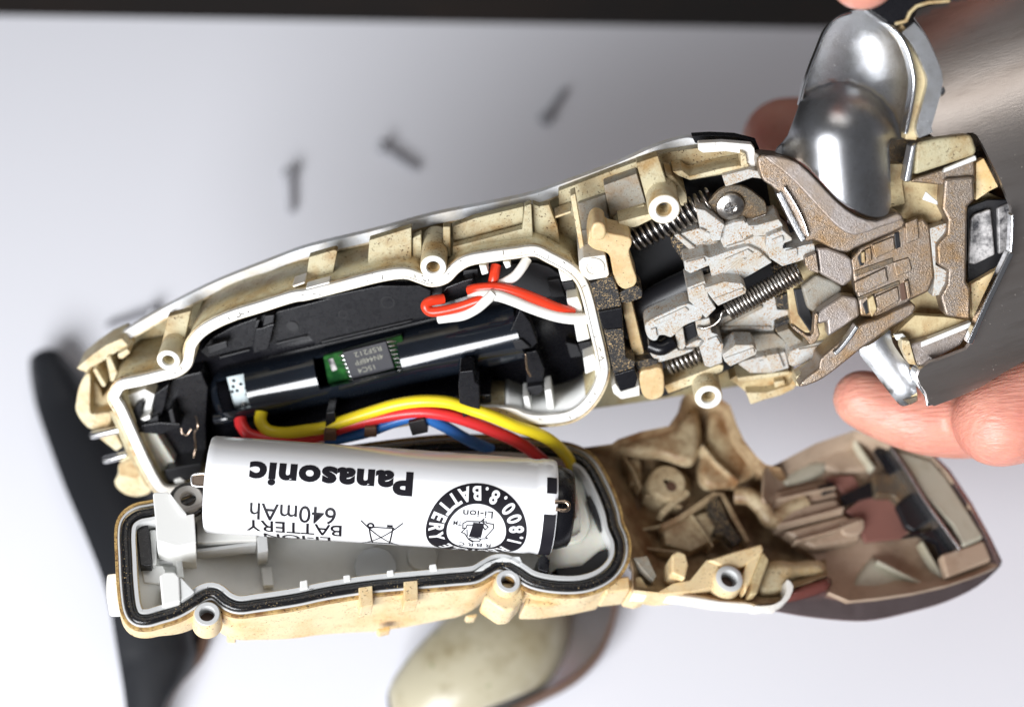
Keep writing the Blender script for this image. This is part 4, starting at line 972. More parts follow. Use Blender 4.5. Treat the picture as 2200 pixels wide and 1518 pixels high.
# ------------------------------------------------------------------ the removed half of the shell (cover)
Lf = Frame(800, 1150, -223, (0.16, 0.5, 0.85))
CV = thing('shaver_cover', 'removed half of the shaver shell with black gasket and yellowed stained edge', 'shaver cover', W(Lf.at(1000, 1200, -18)))
gp = Z8((470, 352), (350, 378), (275, 440), (255, 540), (262, 720), (272, 920), (295, 1110), (340, 1190), (420, 1205), (520, 1180), (660, 1135), (790, 1060), (880, 1005), (960, 1000), (1050, 1068), (1150, 1102), (1300, 1085), (1600, 1040)) + \
     Z10((0, 535), (300, 490), (600, 462), (850, 440), (1000, 425), (1080, 385), (1150, 348), (1220, 352), (1300, 400), (1400, 460), (1550, 490), (1720, 490), (1850, 450), (1940, 380), (1985, 290), (1985, 190), (1945, 90)) + \
     Z6((490, 740), (430, 590), (350, 450), (250, 385)) + [(1190, 968), (1100, 958), (1000, 955), (900, 960), (700, 988), (520, 1032), (430, 1066), (380, 1084)]
gpath = cr(gp, 4)
def offset(path, k):                 # inward for positive k
    n = len(path); s = 1 if area2(path) > 0 else -1; out = []
    for i in range(n):
        dx = path[(i + 1) % n][0] - path[i - 1][0]; dy = path[(i + 1) % n][1] - path[i - 1][1]
        L = math.hypot(dx, dy) or 1
        out.append((path[i][0] - s * dy / L * k, path[i][1] + s * dx / L * k))
    return out
DW = [(240, 3.2), (330, 3.6), (450, 8), (600, 11.8), (820, 15.6), (900, 14.8), (1000, 12.6), (1070, 8), (1150, 5), (1350, 3.5)]
def wdepth(x):
    if x <= DW[0][0]: return DW[0][1]
    for (a, u), (b, v) in zip(DW, DW[1:]):
        if x <= b: return u + (v - u) * (x - a) / (b - a)
    return DW[-1][1]
ring('wall', CV, Lf, gpath, 46, -0.6, wdepth, M['yellowed'], bev=0.4)
ring('gasket', CV, Lf, gpath, 20, 0.5, 1.6, M['gasket'], bev=0.55, seg=3)
ring('inner_lip', CV, Lf, offset(gpath, 17), 8, 0.7, lambda x: min(9, wdepth(x)), M['lip_grey'], bev=0.2)
ring('outer_lip', CV, Lf, offset(gpath, -14), 5, -0.1, 1.0, M['lip_grey'], bev=0.15)
ring('wall_grime', CV, Lf, offset(gpath, -21), 6, -0.4, 0.8, M['grime'], bev=0.1)
def fdrop(x): return min(9.0, wdepth(x) - 0.6)
flp = [proj(Lf.at(x, y, 0) - Lf.n * fdrop(x)) for x, y in offset(gpath, 10)[::2]]
patch('floor', CV, Lf, flp, 0, lambda x, y: -fdrop(x), 0.8, M['inner_grey'], step=24, sharp=80)
rows = [
 ('post', Z8((470, 222), (482, 208), (588, 205), (612, 228), (735, 385), (798, 372), (812, 605), (660, 636), (500, 590), (490, 420)), 3.0, 10, 'cleanwhite', {'bev': 0.3}),
 ('post_side', Z8((600, 215), (612, 222), (738, 380), (732, 392), (690, 360)), 3.3, 6, 'inner_grey'),
 ('contact_strip', Z8((340, 478), (430, 440), (440, 500), (462, 785), (370, 782)), -0.6, 5, 'black'),
 ('shelf', Z8((445, 505), (500, 500), (500, 770), (465, 785)), -1.6, 4, 'inner_grey'),
 ('shelf', Z8((500, 600), (640, 640), (645, 742), (505, 760)), -5.0, 3, 'inner_grey'),
 ('rib', Z8((645, 645), (692, 640), (718, 885), (662, 872)), -2.6, 6, 'inner_grey'),
 ('shelf', Z8((500, 745), (645, 730), (650, 760), (505, 782)), -3.4, 3, 'lip_grey'),
 ('block', Z8((378, 792), (550, 785), (572, 830), (525, 925), (400, 920)), -2.6, 5, 'inner_grey'),
 ('post', Z8((522, 858), (555, 832), (640, 830), (682, 872), (692, 1068), (545, 1108)), 1.4, 8, 'cleanwhite', {'bev': 0.3}),
 ('post_side', Z8((684, 880), (700, 885), (802, 990), (780, 1010), (695, 1062)), 1.1, 6, 'inner_grey'),
 ('rail', Z8((705, 668), (1285, 592), (1288, 622), (712, 695)), -4.2, 3, 'lip_grey'),
 ('rib', Z8((1290, 555), (1372, 545), (1382, 668), (1300, 685)), -3.4, 5, 'lip_grey'),
 ('tab', Z8((1325, 800), (1410, 790), (1425, 940), (1340, 945)), -7.6, 1, 'inner_grey'),
 ('step', Z8((815, 380), (1290, 430), (1290, 585), (820, 605)), -3.6, 5, 'cleanwhite'),
 ('tab', Z8((1630, 905), (1688, 895), (1695, 965), (1632, 975)), 1.0, 3, 'cleanwhite'),
 ('tab', Z8((1972, 862), (2025, 855), (2030, 902), (1980, 912)), 1.0, 3, 'cleanwhite'),
 ('tab', Z10((412, 392), (456, 385), (462, 422), (420, 428)), 1.0, 3, 'cleanwhite'),
 ('tab', Z10((700, 352), (745, 345), (755, 390), (706, 396)), 1.0, 3, 'cleanwhite'),
 ('corner_pad', Z10((1000, 400), (1080, 340), (1190, 300), (1310, 295), (1340, 370), (1250, 330), (1150, 330), (1060, 390)), 0.7, 5, 'inner_grey'),
 # holder at the right end
 ('cell_holder', cr(Z6((20, 962), (165, 950), (198, 845), (268, 790), (262, 620), (200, 500), (290, 490), (340, 700), (430, 870), (500, 930), (495, 992), (420, 1010), (320, 1105), (130, 1130), (110, 1160), (85, 1150), (90, 1060), (45, 1015)), 2), -1.8, 6, 'milky', {'bev': 0.5, 'seg': 3}),
 ('holder_ridge', cr(Z6((200, 500), (250, 495), (300, 640), (350, 780), (355, 860), (300, 940), (180, 965), (160, 950), (270, 900), (300, 840), (262, 640)), 2), -0.9, 4, 'milky', {'bev': 0.4, 'seg': 3}),
 ('liner', Z6((340, 668), (365, 668), (412, 742), (432, 800), (505, 905), (470, 922), (420, 850)), -0.6, 5, 'black_soft'),
 ('liner', Z6((135, 1122), (300, 1105), (412, 1012), (505, 1000), (440, 1120), (300, 1170), (150, 1180)), -1.0, 5, 'black_soft'),
 ('liner', Z6((22, 1052), (60, 1030), (98, 1070), (85, 1150), (20, 1130)), 0.9, 5, 'black'),
 ('red_tape', Z6((60, 400), (130, 440), (200, 560), (250, 720), (240, 800), (190, 850), (120, 700)), -3.2, 3, 'wire_red'),
 # clips and blocks on the outside of the yellowed wall
 ('wall_clip', Z10((220, 506), (315, 492), (322, 622), (236, 644)), 0.6, 4, 'yellowed'),
 ('wall_clip', Z10((525, 466), (620, 456), (625, 592), (532, 606)), 0.6, 4, 'yellowed'),
 ('wall_clip', Z10((320, 540), (525, 505), (530, 535), (325, 575)), -1.0, 3, 'yellowed'),
 ('wall_foot', Z10((345, 785), (432, 765), (436, 795), (360, 812)), -11.5, 2, 'yellowed'),
 ('wall_foot', Z10((945, 695), (1030, 680), (1010, 710), (960, 715)), -11.5, 2, 'yellowed'),
 ('wall_foot', Z8((1050, 1340), (1130, 1340), (1120, 1362), (1060, 1360)), -11.5, 2, 'yellowed'),
 ('boss_body', Z10((1062, 575), (1130, 470), (1330, 470), (1345, 570), (1270, 660), (1200, 670)), -1.4, 6, 'yellowed', {'bev': 0.6, 'seg': 3}),
 ('wall_block', Z10((1365, 520), (1600, 535), (1880, 500), (1890, 560), (1700, 600), (1480, 630), (1340, 630)), -3.6, 6, 'yellowed', {'bev': 0.5}),
 ('wall_block', Z10((1880, 445), (2055, 425), (2060, 525), (1890, 545)), -1.8, 6, 'yellowed', {'bev': 0.4}),
 ('wall_block', Z10((2058, 440), (2130, 425), (2200, 538), (2140, 560), (2050, 540)), -2.6, 6, 'yellowed', {'bev': 0.4}),
 ('wall_block', Z10((1590, 630), (1740, 615), (1730, 640), (1600, 650)), -9.6, 2, 'yellowed'),
]
prisms(CV, Lf, rows)
prism('peg', CV, Lf, cr(Z8((108, 880), (130, 852), (235, 848), (262, 855), (268, 1050), (240, 1062), (125, 1066), (105, 1010)), 3), -3, 6, M['rimwhite'], bev=0.7, seg=3)
for (x, y, r, m, dp) in ((445, 1318, 28, 'yellowed', 4.2), (*Z10((1232, 465))[0], 28, 'yellowed', 6), (*Z6((1265, 1192))[0], 33, 'yellowed', 5)):
    A = Lf.at(x, y, 0.2); R = r / 15
    lathe('screw_boss', CV, A, Lf.n, [(R * 1.12, -dp), (R * 1.05, -1), (R, -.15), (R * .95, 0), (R * .62, 0), (R * .58, -.15), (R * .56, -3)], M[m])
    lathe('boss_ring', CV, A, Lf.n, [(R * .93, -.5), (R * .93, .1), (R * .88, .18), (R * .6, .18), (R * .57, .05), (R * .55, -1.5), (R * .54, -2.5)], M['lip_grey'], cap=False)
    lathe('screw_hole', CV, A - Lf.n * 2.2, Lf.n, [(R * .56, -.5), (R * .56, 0), (R * .1, 0)], M['hole_dark'])
A = Lf.at(404, 1070, 0.6)
lathe('screw_boss', CV, A, Lf.n, [(2.3, -8), (2.15, -.2), (2.0, 0), (1.2, 0), (1.05, -.2), (0.95, -3)], M['inner_grey'], cap=False)
lathe('boss_gasket', CV, A - Lf.n * 0.5, Lf.n, [(2.2, -.6), (2.7, -.6), (2.8, -.2), (2.6, .1), (2.2, .1)], M['gasket'], cap=False)
for (x, y, r, m, h) in ((807, 1216, 47, 'disc', -7.6), (908, 1193, 34, 'inner_grey', -7.9)):
    if m == 'disc' and 'disc' not in M: mat('disc', (0.56, 0.59, 0.62), 0.35)
    lathe('moulding_mark', CV, Lf.at(x, y, h), Lf.n, [(r / 15, -1), (r / 15, -.1), (r / 15 - .1, 0), (.05, 0)], M[m])

# brown stained neck and head end
neck = Z6((215, 350), (500, 312), (540, 282), (690, 232), (870, 196), (940, 95), (962, 10), (1000, -30), (1150, -20), (1270, 60), (1312, 180), (1362, 290), (1440, 390), (1500, 445), (1600, 470), (1680, 600)) + \
       Z7((330, 760), (480, 960), (490, 1062), (300, 1130), (240, 1222), (60, 1235), (0, 1222)) + \
       Z6((1200, 1330), (1000, 1290), (800, 1278), (640, 1262), (640, 1120), (600, 980), (545, 850), (490, 700), (430, 570), (350, 430))
tail = Z7((120, 430), (190, 402), (420, 282), (660, 202), (860, 285), (1110, 362), (1200, 455), (1330, 645), (1440, 845), (1512, 975), (1500, 1010), (1380, 1060), (1200, 1120), (1000, 1165), (800, 1195), (620, 1212), (500, 1162), (440, 1080), (420, 960), (200, 800), (110, 600))
def shell_h(outl, deep, edge, a, b):
    ids = [i for i in range(len(outl)) if not (a < i <= b)]
    def f(x, y):
        d = min(dseg((x, y), outl[i - 1], outl[i])[0] for i in ids)
        t = min(1.0, d / edge)
        return -deep * (1 - (1 - t) ** 2.2) + 0.5 * noise.noise(Vector((x * .02, y * .02, 0)))
    return f
patch('neck_shell', CV, Lf, neck, -1.5, shell_h(neck, 9.5, 95.0, 14, 18), 1.4, M['shell_brown'], step=14, sharp=70)
patch('head_shell', CV, Lf, tail, -2.0, shell_h(tail, 5.5, 60.0, 16, 20), 1.4, M['shell_tan'], step=14, sharp=70)
rows = [
 ('neck_wall', Z6((440, 345), (640, 275), (880, 205), (985, 95), (1058, 120), (1080, 280), (1040, 430), (960, 445), (820, 400), (640, 390)), -4.6, 3, 'neck_tan', {'bev': 0.6, 'seg': 2}),
 ('neck_wall', Z6((1135, 95), (1270, 80), (1330, 250), (1475, 470), (1300, 600), (1110, 600), (1060, 480), (1110, 300)), -6.0, 3, 'neck_tan', {'bev': 0.6, 'seg': 2}),
 ('neck_post', Z6((600, 402), (690, 390), (702, 570), (622, 582)), -7.4, 4, 'neck_tan', {'bev': 0.6, 'seg': 2}),
 ('neck_box', Z6((830, 840), (1140, 745), (1195, 820), (1240, 900), (1010, 1012), (850, 960)), -7.8, 3, 'neck_tan', {'bev': 0.3}),
 ('neck_pad', Z6((540, 600), (690, 640), (700, 780), (600, 800)), -9.4, 2, 'shell_deep', {'bev': 0.5}),
 ('black_seal', Z6((1130, 685), (1190, 652), (1270, 830), (1350, 940), (1295, 978), (1240, 905), (1160, 892), (1192, 820), (1130, 735)), -6.0, 2, 'rubber'),
 ('neck_ledge', Z6((700, 340), (1000, 500), (1020, 640), (960, 720), (850, 720)), -9.2, 2, 'shell_brown', {'bev': 0.5}),
 ('peg', Z6((890, 1030), (930, 1005), (985, 1025), (1002, 1100), (980, 1195), (890, 1152)), 0.4, 5, 'yellowed', {'bev': 0.4}),
 ('edge_wall', Z6((640, 1262), (800, 1276), (900, 1220), (1010, 1200), (1120, 1065), (1200, 1095), (1180, 1240), (1040, 1272), (820, 1290)), -0.6, 5, 'yellowed', {'bev': 0.4}),
 ('edge_wall', Z6((1120, 1068), (1300, 1010), (1480, 960), (1495, 1005), (1440, 1060), (1330, 1120), (1230, 1110), (1190, 1095)), -0.2, 5, 'yellowed', {'bev': 0.4}),
 ('edge_wall', Z6((1490, 1010), (1530, 1065), (1450, 1290), (1400, 1300), (1420, 1180)), 0.3, 4, 'stain_cream', {'bev': 0.4}),
 ('edge_wall', Z6((1400, 1030), (1490, 1010), (1420, 1190), (1370, 1290), (1350, 1180)), -0.4, 4, 'yellowed', {'bev': 0.4}),
 ('edge_block', Z6((640, 1052), (730, 1040), (792, 1170), (772, 1205), (700, 1130)), -2.0, 4, 'mech_dark'),
 ('edge_lip', cr(Z7((60, 1242), (150, 1238), (215, 1210), (250, 1150), (252, 1085), (290, 1125), (270, 1190), (230, 1225), (100, 1252)), 2) , -0.4, 3, 'rimwhite', {'bev': 0.3}),
 ('edge_lip', Z6((640, 1272), (820, 1282), (1000, 1296), (1200, 1332), (1420, 1345), (1600, 1355), (1590, 1375), (1400, 1368), (1180, 1352), (980, 1318), (810, 1300), (640, 1295)), -1.8, 3, 'rimwhite', {'bev': 0.3}),
 ('edge_dish', cr(Z7((150, 985), (300, 985), (445, 978), (490, 1060), (380, 1080), (260, 1100), (230, 1170), (110, 1185), (80, 1140)), 2), -2.8, 3, 'cream', {'bev': 0.4}),
 ('edge_dish', Z7((280, 1140), (490, 1068), (492, 1150), (240, 1222)), -1.4, 2, 'maroon'),
 # head end details
 ('rail', Z7((170, 700), (400, 635), (540, 605), (600, 690), (440, 730), (200, 790)), -5.2, 3, 'shell_tan', {'bev': 0.5}),
 ('rail', Z7((20, 560), (200, 560), (440, 510), (545, 560), (560, 600), (180, 680)), -5.8, 3, 'shell_tan', {'bev': 0.7}),
 ('rail', Z7((230, 800), (600, 700), (700, 760), (690, 850), (420, 900)), -5.4, 3, 'shell_tan', {'bev': 0.7}),
 ('rail', cr(Z7((570, 750), (640, 720), (700, 720), (715, 770), (680, 820), (590, 820)), 2), -4.8, 2, 'shell_tan', {'bev': 0.4}),
 ('window_floor', Z7((600, 680), (700, 600), (860, 588), (980, 800), (930, 842), (720, 862), (650, 720)), -6.2, 1, 'redbrown'),
 ('window_floor', Z7((480, 480), (640, 470), (700, 560), (600, 600), (560, 540)), -6.6, 1, 'redbrown'),
 ('dark_slot', Z7((440, 530), (520, 510), (540, 555), (470, 580)), -5.0, 1, 'black_soft'),
 ('dark_slot', Z7((570, 590), (760, 500), (770, 590), (690, 610), (600, 640)), -5.4, 1, 'black_soft'),
 ('dark_slot', Z7((770, 312), (850, 300), (935, 432), (860, 470), (830, 400)), -3.8, 1, 'black'),
 ('foil_frame', Z7((760, 470), (880, 430), (960, 440), (1060, 600), (1155, 762), (1010, 805), (930, 640), (880, 590), (780, 590)), -4.2, 2, 'plate', {'bev': 0.4}),
 ('foil_frame', Z7((900, 640), (1010, 560), (1110, 740), (1010, 800), (960, 770)), -3.6, 1.5, 'black_soft', {'bev': 0.4}),
 ('dark_slot', Z7((1040, 815), (1210, 755), (1240, 805), (1255, 910), (1175, 938), (1140, 860)), -3.4, 1.5, 'black'),
 ('dark_slot', Z7((930, 838), (1000, 800), (1050, 800), (1050, 822)), -3.8, 1.0, 'black'),
 ('end_wall', Z7((870, 305), (1110, 375), (1200, 480), (1330, 680), (1425, 835), (1300, 890), (1230, 765), (1080, 600), (960, 425)), -2.2, 3, 'pale_wall', {'bev': 0.6}),
 ('end_step', Z7((1165, 935), (1330, 885), (1420, 850), (1470, 970), (1370, 1010), (1200, 1075)), -2.6, 2, 'shell_tan', {'bev': 0.5}),
 ('side_wall', Z7((600, 1195), (740, 960), (800, 965), (1050, 1115), (900, 1160)), -6.2, .8, 'pale_wall', {'bev': 0.6}),
 ('head_wall', Z7((210, 470), (360, 380), (500, 370), (470, 470), (250, 550)), -6.4, .8, 'pale_wall', {'bev': 0.8}),  # pale colour here stands in for a gray-white highlight
 ('head_wall', Z7((380, 370), (620, 250), (760, 420), (730, 460), (520, 470)), -6.6, .8, 'shell_tan', {'bev': 0.5}),
]
def pillow(name, parent, F, pts, h, drop, edge, m):
    o_ = cr(pts, 3)
    def f(x, y):
        d = min(dseg((x, y), o_[i - 1], o_[i])[0] for i in range(len(o_)))
        return -drop * (1 - min(1, d / edge)) ** 2
    return patch(name, parent, F, o_, h, f, 0.8, M[m], step=9, sharp=80)
mat('redbrown', (0.27, 0.125, 0.10), 0.5)
mat('pale_wall', (0.45, 0.43, 0.34), 0.4, stain=(0.36, 0.30, 0.18), amt=0.6, scale=0.08)
for row in rows:
    if row[0] in ('neck_wall', 'head_wall', 'side_wall', 'neck_ledge', 'edge_dish', 'neck_pad'):
        pillow(row[0], CV, Lf, row[1], row[2] + 0.1, 1.7, 13.0, row[4])
    else:
        prisms(CV, Lf, [row])

strip('rib', CV, Lf, Z7((785, 975), (920, 1045), (1060, 1112)), 9, -5.0, 2, M['pale_wall'])
strip('rib', CV, Lf, Z7((1050, 860), (1110, 965), (1180, 1080)), 9, -5.0, 2, M['pale_wall'])
strip('rib', CV, Lf, Z7((650, 250), (700, 330), (770, 430)), 9, -5.0, 2, M['pale_wall'])
strip('rib', CV, Lf, Z7((870, 300), (990, 480), (1060, 600), (1130, 700), (1280, 905)), 8, -1.6, 3, M['silver'])
strip('box_edge', CV, Lf, Z6((830, 850), (950, 790), (1170, 640), (1220, 640), (1300, 790), (1390, 955)), 14, -6.6, 3, M['shell_brown'])
tube_px('funnel_ridge', CV, Lf, [(*Z6((1310, 650))[0], -7), (*Z6((1400, 660))[0], -6), (*Z6((1480, 730))[0], -5.6), (*Z6((1540, 810))[0], -6), (*Z6((1650, 750))[0], -6.4), (*Z6((1760, 700))[0], -6.4)], 1.4, M['neck_tan'], seg=14)
lathe('large_boss', CV, Lf.at(*Z6((865, 560))[0], -6.2), Lf.n, [(3.3, -5), (3.1, -.6), (2.7, 0), (.7, 0), (.6, -1.5)], M['neck_tan'], cap=False)
lathe('screw_hole', CV, Lf.at(*Z6((885, 595))[0], -6.4), Lf.n, [(.85, -1), (.85, .25), (.1, .25)], M['hole_dark'])
strip('boss_web', CV, Lf, Z6((830, 760), (900, 690), (1000, 620)), 16, -6.6, 3, M['neck_tan'])
# dark polished outside of the cover
outd = cr(Z7((70, 1238), (330, 1290), (600, 1320), (780, 1318), (1000, 1270), (1200, 1212), (1390, 1120), (1518, 1005), (1505, 965)), 3, False) + cr(Z7((1380, 1050), (1200, 1112), (1000, 1158), (800, 1188), (620, 1208), (500, 1158), (280, 1212)), 3, False)
patch('outer_face', CV, Lf, outd, -3.2, lambda x, y: -0.035 * max(0, (y - (1300 - (x - 1600) * 0.05 if x < 1850 else 1290 - (x - 1850) * 0.3))) , 1.0, M['outer_dark'], step=10, sharp=70)
prism('outer_edge', CV, Lf, Z7((1100, 345), (1130, 350), (1220, 440), (1350, 635), (1460, 835), (1530, 980), (1505, 1000), (1440, 850), (1330, 650), (1200, 460)), -2.0, 2.5, M['outer_dark'])

clippings('hair_clippings', CV, Lf, [(x, y, 0.55) for x, y in gpath[40:180]], 90, 7, 11)

for pts, h in ((Z6((560, 360), (640, 480), (690, 600)), -6.5), (Z6((1090, 320), (1180, 430), (1330, 560)), -4.6), (Z6((720, 640), (860, 700), (960, 720)), -7.6), (Z6((1010, 760), (1110, 900), (1160, 980)), -7.4), (Z6((640, 880), (760, 860), (840, 840)), -8.6), (Z6((620, 980), (800, 1000), (960, 1020)), -7.8)):
    strip('rib', CV, Lf, pts, 7, h, 3, M['neck_tan'], bev=0.12)
for pts, h in ((Z7((200, 610), (420, 560), (540, 540)), -4.6), (Z7((220, 760), (450, 700), (590, 660)), -4.2), (Z7((300, 860), (520, 800), (680, 740)), -4.2)):
    strip('rib', CV, Lf, pts, 6, h, 2, M['shell_tan'], bev=0.12)
# ------------------------------------------------------------------ battery cell
BA = at_z(449, 1039, -220.5); BB = at_z(1189, 1089, -224.0)
bax = (BB - BA).normalized(); BL = (BB - BA).length; BR = 6.95
bf = Vector((0, 0, 1)); bf = (bf - bax * bf.dot(bax)).normalized(); bg_ = bf.cross(bax)
if bg_.y > 0: bg_ = -bg_
def cyl(s, arc, r):                  # s: mm from the left end, arc: mm round towards the picture's bottom
    a = arc / BR
    return BA + bax * s + (bf * math.cos(a) + bg_ * math.sin(a)) * r
BT = thing('battery_cell', 'white cylindrical battery printed upside down with black lettering, resting on the cover', 'battery', W((BA + BB) / 2 - bf * BR))
lathe('sleeve', BT, BA, bax, [(5.6, 0.25), (6.2, 0.0), (6.75, 0.08), (6.95, 0.45), (6.95, 1.2), (6.93, BL - 4), (6.8, BL - 3.3), (6.82, BL - 2.6), (6.95, BL - 2.0), (6.95, BL - .6), (6.7, BL - .1), (6.2, BL), (5.4, BL - .1)], M['batt'], seg=96)
lathe('end_disc', BT, BA, bax, [(5.7, 0.5), (5.7, -0.05), (2.0, -0.1), (.1, -.1)], M['gold_steel'], seg=48)
lathe('end_cap', BT, BA, bax, [(6.0, BL - .6), (6.1, BL + 0.6), (5.6, BL + 2.2), (5.0, BL + 2.6), (.1, BL + 2.6)], M['black'], seg=48)
def tabpts(px, py, z, pts): return [at_z(x, y, z) for x, y in pts]
F0 = Frame(430, 1032, -214.5, (0, 0, 1))
tb0 = prism('terminal', BT, F0, cr([(446, 1018), (425, 1017), (414, 1020), (411, 1031), (415, 1042), (428, 1044), (444, 1044)], 3), 0, 0.4, M['gold_steel'], bev=0.12)
tube('terminal_edge', tb0, [at_z(x, y, -214.3) for x, y in ((447, 1017), (425, 1017), (413, 1021), (411, 1031), (414, 1041), (428, 1044), (446, 1044))], 0.16, M['steel_clean'], seg=8)
tb1 = tube('terminal', BT, [at_z(x, y, -217) for x, y in ((1192, 1078), (1212, 1077), (1221, 1082), (1221, 1092), (1212, 1096), (1194, 1093))], 0.28, M['gold_steel'], seg=8)

def ink(name, parent, polys, r, m, cut=0.22):
    """polys: list of (verts2d, faces) in mm, x to the right of the reading direction, y up"""
    V = []; faces = []
    for vs, fs in polys:
        bm = bmesh.new()
        bv = [bm.verts.new((x, y, 0)) for x, y in vs]
        for f in fs:
            try: bm.faces.new([bv[i] for i in f])
            except ValueError: pass
        y0 = min(v[1] for v in vs); y1 = max(v[1] for v in vs); y = y0 + cut
        while y < y1:
            bmesh.ops.bisect_plane(bm, geom=bm.verts[:] + bm.edges[:] + bm.faces[:], plane_co=(0, y, 0), plane_no=(0, 1, 0)); y += cut
        bm.verts.ensure_lookup_table(); base = len(V); bm.verts.index_update()
        V += [cyl(BL - v.co.x, v.co.y, r) for v in bm.verts]
        faces += [[base + v.index for v in f.verts] for f in bm.faces]
        bm.free()
    me = bpy.data.meshes.new(name); b0 = Vector(root_of(parent).location)
    me.from_pydata([W(v) - b0 for v in V], [], faces); me.materials.append(m)
    bm = bmesh.new(); bm.from_mesh(me)
    c = sum((v.co for v in bm.verts), Vector()) / max(1, len(bm.verts)); out = W(cyl(BL / 2, 0, BR)) - W(cyl(BL / 2, 0, 0))
    for f in bm.faces:
        ctr = f.calc_center_median() + b0
        axp = W(BA) + ROT @ bax * ((ctr - W(BA)).dot(ROT @ bax))
        if f.normal.dot(ctr - axp) < 0: f.normal_flip()
    bm.to_mesh(me); bm.free()
    o = bpy.data.objects.new(name, me); COL.objects.link(o); o.parent = parent
    return o

def glyphs(txt, size, bold=0.0, spacing=1.0, sx=1.0):
    cu = bpy.data.curves.new('t', 'FONT'); cu.body = txt; cu.size = size; cu.offset = bold; cu.space_character = spacing
    cu.resolution_u = 4
    o = bpy.data.objects.new('t', cu); COL.objects.link(o)
    dg = bpy.context.evaluated_depsgraph_get(); dg.update()
    me = bpy.data.meshes.new_from_object(o.evaluated_get(dg))
    vs = [(v.co.x * sx, v.co.y) for v in me.vertices]; fs = [list(p.vertices) for p in me.polygons]
    bpy.data.objects.remove(o); bpy.data.curves.remove(cu); bpy.data.meshes.remove(me)
    return vs, fs
def fit(txt, x0, x1, yc, hgt, bold=0.0, spacing=1.0):
    """reading from x0 to x1 (mm from the right end), centred on arc yc, capital height hgt"""
    vs, fs = glyphs(txt, 10, bold, spacing)
    a, b = min(v[0] for v in vs), max(v[0] for v in vs); c, d = min(v[1] for v in vs), max(v[1] for v in vs)
    return [((x - a) / (b - a) * (x1 - x0) + x0, (y - c) / (d - c) * hgt + yc - hgt / 2) for x, y in vs], fs
def sx_of(px, py):                   # mm from the right end of a picture column
    r = ray(px, py); best = None
    t = (BA.dot(bf) + 0) / r.dot(bf)
    return BL - (r * t - BA).dot(bax)
r1 = BR + 0.03; r2 = BR + 0.05
ink('brand_lettering', BT, [fit('Panasonic', sx_of(886, 1036), sx_of(544, 1016), -2.65, 3.6, 0.46, 1.08)], r1, M['ink'])
ink('capacity_lettering', BT, [fit('640mAh', sx_of(726, 1095), sx_of(546, 1090), 2.85, 2.75, 0.07, 1.0)], r1, M['ink'])
ink('battery_lettering', BT, [fit('BATTERY', sx_of(737, 1130), sx_of(535, 1130), 5.55, 2.5, 0.09, 1.0)], r1, M['ink'])
ink('chemistry_lettering', BT, [fit('LI-ION', sx_of(712, 1148), sx_of(570, 1148), 8.6, 2.5, 0.09, 1.0)], r1, M['ink'])

def stroke(pts, w, closed=False):
    vs = []; fs = []
    n = len(pts); rng = range(n if closed else n - 1)
    for i in rng:
        a, b = pts[i], pts[(i + 1) % n]
        dx, dy = b[0] - a[0], b[1] - a[1]; L = math.hypot(dx, dy) or 1; ux, uy = dx / L, dy / L
        nx, ny = -uy * w / 2, ux * w / 2; e = w * 0.4; k = len(vs)
        vs += [(a[0] - ux * e + nx, a[1] - uy * e + ny), (b[0] + ux * e + nx, b[1] + uy * e + ny), (b[0] + ux * e - nx, b[1] + uy * e - ny), (a[0] - ux * e - nx, a[1] - uy * e - ny)]
        fs.append([k, k + 1, k + 2, k + 3])
    return vs, fs
def circle(cx, cy, r, n=40): return [(cx + r * math.cos(2 * math.pi * i / n), cy + r * math.sin(2 * math.pi * i / n)) for i in range(n)]
def annulus(cx, cy, ro, ri, n=72):
    o = circle(cx, cy, ro, n); i_ = circle(cx, cy, ri, n)
    return o + i_, [[k, (k + 1) % n, n + (k + 1) % n, n + k] for k in range(n)]
# crossed-out bin
bx = sx_of(820, 1135); by = 5.7
bin_ = [stroke([(bx - 1.6, by - 1.6), (bx - 1.25, by + 2.6), (bx + 1.15, by + 2.6), (bx + 1.75, by - 1.5), (bx - 1.7, by - 1.55)], 0.22), stroke([(bx - 2.9, by - 2.5), (bx + 2.6, by + 3.4)], 0.2),
        stroke([(bx + 2.9, by - 2.5), (bx - 2.6, by + 3.4)], 0.2), annulus(bx + 1.55, by - 1.75, 0.55, 0.25, 20), stroke([(bx - 1.9, by + 2.75), (bx + 1.8, by + 2.75)], 0.3), stroke([(bx - 1.4, by - 1.9), (bx - .9, by - 1.9)], 0.4)]
ink('bin_symbol', BT, bin_, r1, M['ink'])
# round recycling seal
cx = sx_of(1021, 1105); cy = 3.75; RO = 7.15; RI = 4.2
seal = ink('recycling_seal', BT, [annulus(cx, cy, RO, RI)], r1, M['ink'])
def arc_text(txt, R, a0, a1, size, bold, top):
    out = []
    adv = [0.55 if c in '.1' else 1.0 for c in txt]; tot = sum(adv) - (adv[0] + adv[-1]) / 2; pos = 0
    for i, ch in enumerate(txt):
        if i: pos += (adv[i - 1] + adv[i]) / 2
        ph = a0 + (a1 - a0) * pos / tot
        vs, fs = glyphs(ch, 10, bold)
        a, b = min(v[0] for v in vs), max(v[0] for v in vs)
        h0 = 7.0; k = size / h0
        rot = rad(ph - 90 if top else ph - 270)
        px, py = cx + R * math.cos(rad(ph)), cy + R * math.sin(rad(ph))
        w = []
        for x, y in vs:
            X = (x - (a + b) / 2) * k * 0.82; Y = (y - h0 / 2) * k
            w.append((px + X * math.cos(rot) - Y * math.sin(rot), py + X * math.sin(rot) + Y * math.cos(rot)))
        out.append((w, fs))
    return out
ink('seal_lettering', seal, arc_text('1.800.8.BATTERY', (RO + RI) / 2, 166, 374, 1.95, 0.35, False) + arc_text('RECYCLE', (RO + RI) / 2, 136, 44, 1.9, 0.3, True), r2, M['batt'])
